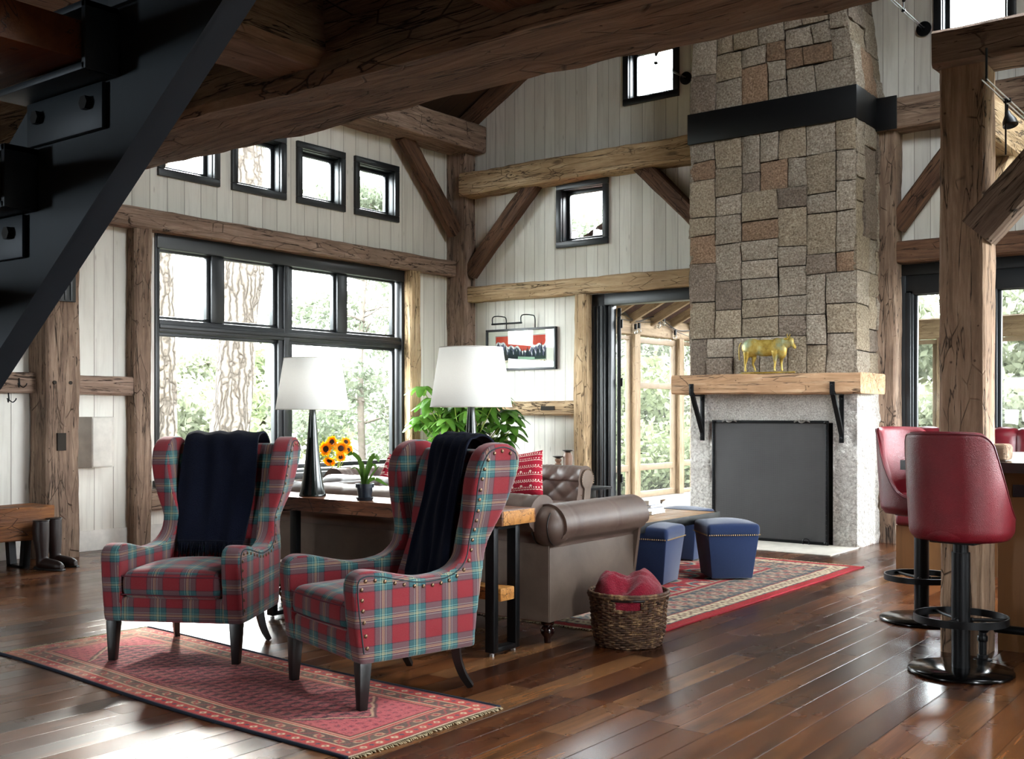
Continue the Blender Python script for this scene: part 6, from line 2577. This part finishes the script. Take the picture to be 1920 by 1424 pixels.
for i, yy in enumerate(posts[:2] + posts[2:]):
    T('porch_post', (PX0 + .02, yy, -.02), (PX0 + .02, yy, 2.47), .16, .17 if i != 1 else .15, 'porch_wood', ['pale porch post left of the screen door', 'pale porch post right of the screen door', 'porch post hidden near the open door leaf', 'porch post next to the house wall'][i], 'post', up=(0, 1, 0), wob=.004, chamfer=.006)
def screen_panel(name, label, cat, axis, plane, a0, a1, rails, w=.06, ztop=2.44, kindd=None):
    t = thing(name, label, cat, (plane, (a0 + a1) / 2, 0) if axis == 'x' else ((a0 + a1) / 2, plane, 0), 0, 'porch screens')
    h = (a1 - a0) / 2
    bm = bmn()
    frame_ring(bm, axis, -.03, .03, -h, h, -.02, ztop, w, .004)
    for z_ in rails:
        if axis == 'x':
            box(bm, -.03, .03, -h + w, h - w, z_ - .045, z_ + .045, .004)
        else:
            box(bm, -h + w, h - w, -.03, .03, z_ - .045, z_ + .045, .004)
    build('frame', bm, M['screen_frame'], t)
    bm = bmn()
    if axis == 'x':
        box(bm, -.002, .002, -h + w, h - w, .04, ztop - w)
    else:
        box(bm, -h + w, h - w, -.002, .002, .04, ztop - w)
    build('screen', bm, 'insect_screen', t)
    return t
M['screen_frame'] = plain('natural_screen_frame', '#76644e', .6, bump=.2)
screen_panel('porch_screen', 'screen panel left of the porch screen door', 'screen', 'x', PX0, 12.99, 14.20, [.44])
sdr = screen_panel('screen_door', 'wooden porch screen door with transom screen above', 'screen door', 'x', PX0, 14.385, 15.60, [.44, 1.70], .09)
bm = bmn()
tube(bm, [(.03, -.54, .66), (.08, -.54, .66), (.08, -.44, .66)], .010, 6)
build('door_handle', bm, 'black_metal', sdr)
screen_panel('porch_screen', 'screen panel right of the porch screen door', 'screen', 'x', PX0, 15.76, 16.25, [.46])
screen_panel('porch_screen', 'porch screen panel hidden beside the house wall', 'screen', 'x', PX0, 11.59, 12.81, [.44])
xs = [PX0 + .05 + i * (PX1 - PX0 - .1) / 6 for i in range(7)]
for i in range(6):
    screen_panel('porch_screen', 'far porch screen bay, %s counted from the left' % ('first', 'second', 'third', 'fourth', 'fifth', 'sixth')[i], 'screen', 'y', PY1, xs[i] + .08, xs[i + 1] - .08, [.44], ztop=2.34)
    T('porch_post', (xs[i + 1], PY1, -.02), (xs[i + 1], PY1, 2.36), .16, .14, 'porch_wood', 'far porch post, %s counted from the left' % ('first', 'second', 'third', 'fourth', 'fifth', 'sixth')[i], 'post', up=(1, 0, 0), wob=.004, chamfer=.006, group='far porch posts')
# string lights
sg = thing('string_lights', 'black string of bare bulbs along the porch beam', 'string lights', (PX0 + .12, 14.0, 2.5))
sp_ = [(13.72, 2.84), (14.2, 2.66), (14.83, 2.77), (15.5, 2.60), (16.2, 2.66)]
bm = bmn()
tube(bm, catmull([(0, y - 14.0, z - 2.5) for y, z in sp_], 8), .008, 6)
tube(bm, catmull([(0, y - 14.0, z - 2.62) for y, z in [(12.6, 2.80), (14.25, 2.78), (14.9, 2.80), (15.6, 2.68), (16.2, 2.60)]], 8), .005, 6)
build('cable', bm, 'black_metal', sg, smooth=180)
for y, z in ((14.20, 2.62), (14.30, 2.64), (14.90, 2.75), (15.05, 2.80), (15.42, 2.60), (16.08, 2.66)):
    bm = bmn()
    tube(bm, [(0, y - 14, z - 2.5), (0, y - 14, z - 2.58)], .024, 8)
    s_ = build('socket', bm, 'black_metal', sg)
    bm = bmn()
    ball(bm, Vector((0, y - 14, z - 2.62)) - s_.location, .032, 10, (1, 1, 1.2))
    build('bulb', bm, 'bulb', s_, smooth=180)

# ================================================================ OUTSIDE
bm = bmn()
NG = 60
vs_ = [[None] * (NG + 1) for _ in range(NG + 1)]
for i in range(NG + 1):
    for j in range(NG + 1):
        x, y = -100 + 190 * i / NG, -40 + 190 * j / NG
        dd = max(0, -x - 14, y - 20)
        z = -.55 - .06 * min(dd, 25) + max(0, dd - 30) * .17 + 1.2 * mnoise.noise(Vector((x * .04, y * .04, 0))) * min(1, dd / 12)
        vs_[i][j] = bm.verts.new((x, y, z))
for i in range(NG):
    for j in range(NG):
        bm.faces.new((vs_[i][j], vs_[i + 1][j], vs_[i + 1][j + 1], vs_[i][j + 1]))
gr = build('ground', bm, 'grass', smooth=180)
tag(gr, 'meadow falling away outside the windows', 'ground', kind='structure')

def leaf_cloud(seed, blobs, n, size, aspect=.55):
    rng = np.random.default_rng(seed)
    blobs = np.array(blobs, float)          # x y z rx ry rz
    vol = blobs[:, 3] * blobs[:, 4] * blobs[:, 5]
    pick = rng.choice(len(blobs), n, p=vol / vol.sum())
    d = rng.normal(size=(n, 3))
    d /= np.linalg.norm(d, axis=1)[:, None]
    r = rng.random(n) ** .45
    clump = rng.normal(size=(n, 3)) * .10
    ctr = blobs[pick, :3] + d * r[:, None] * blobs[pick, 3:6] + clump
    a = rng.normal(size=(n, 3))
    a /= np.linalg.norm(a, axis=1)[:, None]
    b = np.cross(a, rng.normal(size=(n, 3)))
    b /= np.linalg.norm(b, axis=1)[:, None]
    s = size * rng.uniform(.6, 1.3, n)[:, None]
    A, B = a * s, b * s * aspect
    co = np.stack([ctr - A, ctr + B, ctr + A, ctr - B], 1).reshape(-1, 3).astype('f')
    me = bpy.data.meshes.new('foliage')
    me.vertices.add(len(co))
    me.vertices.foreach_set('co', co.ravel())
    me.loops.add(n * 4)
    me.loops.foreach_set('vertex_index', np.arange(n * 4, dtype='i'))
    me.polygons.add(n)
    me.polygons.foreach_set('loop_start', (np.arange(n) * 4).astype('i'))
    me.polygons.foreach_set('loop_total', np.full(n, 4, 'i'))
    me.update(calc_edges=True)
    return me
def big_trunk(label, p0, p1, r0, r1, burl=None):
    t = thing('oak_tree', label, 'tree', (p0[0], p0[1], -.8))
    bm = bmn()
    N_, S_ = 60, 36
    P0, P1 = Vector(p0), Vector(p1)
    rings = []
    for i in range(N_ + 1):
        f = i / N_
        c = P0.lerp(P1, f) + Vector((0, .10 * sin(f * 5), 0))
        r = r0 + (r1 - r0) * f + .25 * r0 * max(0, 1 - f * 9)
        if burl:
            r += burl[1] * math.exp(-((c.z - burl[0]) / .35) ** 2)
        ring = []
        for k in range(S_):
            a = 2 * pi * k / S_
            q = r * (1 + .07 * mnoise.noise(Vector((cos(a) * 2, sin(a) * 2, c.z * .7))) + .03 * sin(a * 9 + c.z))
            ring.append(bm.verts.new((c.x + q * cos(a) - p0[0], c.y + q * sin(a) - p0[1], c.z + .8)))
        rings.append(ring)
    for i in range(N_):
        for k in range(S_):
            bm.faces.new((rings[i][k], rings[i][(k + 1) % S_], rings[i + 1][(k + 1) % S_], rings[i + 1][k]))
    build('trunk', bm, 'bark', t, smooth=180)
    rng = random.Random(int(p0[1] * 10))
    bm = bmn()
    top = Vector((p1[0] - p0[0], p1[1] - p0[1], p1[2] + .8))
    for k in range(7):
        a = rng.uniform(0, 6.28)
        s = top * rng.uniform(.55, 1.0)
        s.x, s.y = top.x * s.z / top.z, top.y * s.z / top.z
        e = s + Vector((cos(a) * 3, sin(a) * 3, rng.uniform(.8, 2.5)))
        tube(bm, catmull([s, s.lerp(e, .5) + Vector((0, 0, -.2)), e], 5), [.13 - .01 * i for i in range(11)], 6)
    build('branches', bm, 'bark', t, smooth=180)
    me = leaf_cloud(int(p0[1]), [(top.x, top.y, top.z + 2.8, 4, 4, 1.4)], 2500, .13)
    f_ = build('foliage', me, 'tree_leaf', t, smooth=None)
    f_['kind'] = 'stuff'
    return t
big_trunk('left pale barked trunk seen at the edge of the big window', (-13.0, 9.02, -.9), (-13.0, 8.80, 9.2), .21, .17)
big_trunk('thick pale barked trunk filling the second window pane', (-13.0, 9.95, -.9), (-13.1, 10.95, 8.6), .285, .24, (3.35, .07))
def tree(label, x, y, h, blobs, n, size, mat, seed, z0=-1.6, name='tree', trunk=.12, group='trees beyond the house'):
    t = thing(name, label, 'tree' if name != 'bush' else 'bush', (x, y, z0), 0, group)
    rng = random.Random(seed)
    bm = bmn()
    if trunk:
        tube(bm, catmull([(0, 0, 0), (rng.uniform(-.2, .2), rng.uniform(-.2, .2), h * .5), (rng.uniform(-.3, .3), rng.uniform(-.3, .3), h)], 6), [trunk * (1 - .06 * i) for i in range(13)], 7)
        for k in range(16):
            zz = h * rng.uniform(.15, .9)
            a = rng.uniform(0, 6.28)
            l_ = h * rng.uniform(.15, .36) * (1.1 - zz / h * .6)
            tube(bm, catmull([(0, 0, zz), (cos(a) * l_ * .5, sin(a) * l_ * .5, zz + l_ * .12), (cos(a) * l_, sin(a) * l_, zz + l_ * rng.uniform(-.1, .4))], 4), [.035, .032, .028, .024, .02, .016, .013, .01, .006], 4)
        build('trunk', bm, M['twig'], t, smooth=180)
    me = leaf_cloud(seed, blobs, n, size, .4 if mat == 'needle' else .6)
    f_ = build('foliage', me, mat, t, smooth=None)
    f_['kind'] = 'stuff'
    return t
M['twig'] = plain('grey_twigs', '#5c524a', .9)
E6 = [
 # x, y, h, spread, n, size, mat
 (-20.0, 20.0, 8.6, 2.8, 16000, .09, 'needle', 'airy evergreen outside the third window pane'),
 (-19.0, 22.5, 11.0, 3.1, 18000, .09, 'needle', 'dense evergreen outside the right window pane'),
 (-24.0, 27.0, 11.5, 3.8, 11000, .12, 'needle', 'taller evergreen behind the right window pane'),
 (-22.0, 15.8, 4.6, 2.0, 5000, .10, 'tree_leaf', 'low round leafed tree between the two big trunks'),
 (-27.0, 17.2, 5.0, 2.8, 5000, .13, 'tree_leaf', 'broad leafed tree beyond the middle panes'),
 (-25.0, 20.8, 5.6, 2.4, 5000, .12, 'hedge', 'bright green tree right of the thick trunk'),
 (-17.0, 24.5, 9.5, 3.0, 8000, .11, 'needle', 'evergreen seen through the porch screen door'),
 (-13.5, 26.0, 9.5, 3.0, 8000, .11, 'needle', 'evergreen seen through the right hand porch screen'),
 (-9.0, 27.0, 8.5, 3.0, 6000, .13, 'tree_leaf', 'leafy tree hidden behind the chimney'),
 (-5.2, 27.0, 6.4, 2.6, 6000, .13, 'tree_leaf', 'leafy tree seen through the first glazed door pane'),
 (-1.6, 28.0, 6.8, 2.8, 6000, .13, 'hedge', 'leafy tree seen beyond the foreground post'),
 (-32.0, 14.0, 6.0, 3.2, 4000, .15, 'hedge', 'distant round tree low in the first window pane'),
]
for i, (x, y, h, sp, n, sz, mt_, lb) in enumerate(E6):
    rng = random.Random(i + 50)
    if mt_ == 'needle':
        bl = []
        for k in range(34):
            zz = h * rng.uniform(.06, 1.0)
            rr = sp * (1.05 - zz / h * .55)
            a = rng.uniform(0, 6.28)
            q = rr * rng.uniform(.2, .9)
            bl.append((cos(a) * q, sin(a) * q, zz, sp * .38, sp * .38, .30))
    else:
        bl = []
        for k in range(18):
            a = rng.uniform(0, 6.28)
            q = sp * rng.uniform(.1, .8)
            bl.append((cos(a) * q, sin(a) * q, h * rng.uniform(.2, .88), sp * .36, sp * .36, sp * .28))
    tree(lb, x, y, h, bl, n, sz, mt_, 100 + i)
for i, (x, y, lb) in enumerate([(-12.6, 20.8, 'broad shrub mass behind the screen door'), (-10.2, 22.6, 'broad shrub mass behind the right porch screens'), (-14.8, 19.2, 'broad shrub mass behind the left porch screen'),
                                (-5.6, 22.0, 'broad shrub mass beyond the glazed doors'), (-2.4, 22.5, 'broad shrub mass beyond the foreground post'), (-17.0, 11.6, 'broad shrub mass between the big trunks'), (-18.5, 14.6, 'broad shrub mass beneath the evergreens')]):
    rng = random.Random(i + 70)
    tree(lb, x, y, 2.6, [(rng.uniform(-1.5, 1.5), rng.uniform(-1.2, 1.2), rng.uniform(.3, 2.6 + .5 * (i < 3)), .9, .8, .6) for _ in range(12)], 7000, .085, ('hedge', 'tree_leaf')[i % 2], 300 + i, -.9, 'bush', .05, 'shrubs beyond the porch')
for i, (x, y, lb) in enumerate([(-10.8, 17.6, 'leafy bush low behind the screen door'), (-10.2, 19.2, 'leafy bush low behind the right porch screen'), (-11.6, 15.6, 'leafy bush low behind the left porch screen'), (-12.2, 18.6, 'taller bush behind the porch screens')]):
    rng = random.Random(i)
    tree(lb, x, y, 1.6, [(rng.uniform(-.6, .6), rng.uniform(-.6, .6), rng.uniform(.4, 1.5), .6, .6, .5) for _ in range(8)], 3500, .07, 'hedge', 200 + i, -.7, 'bush', .04, 'bushes beside the porch')
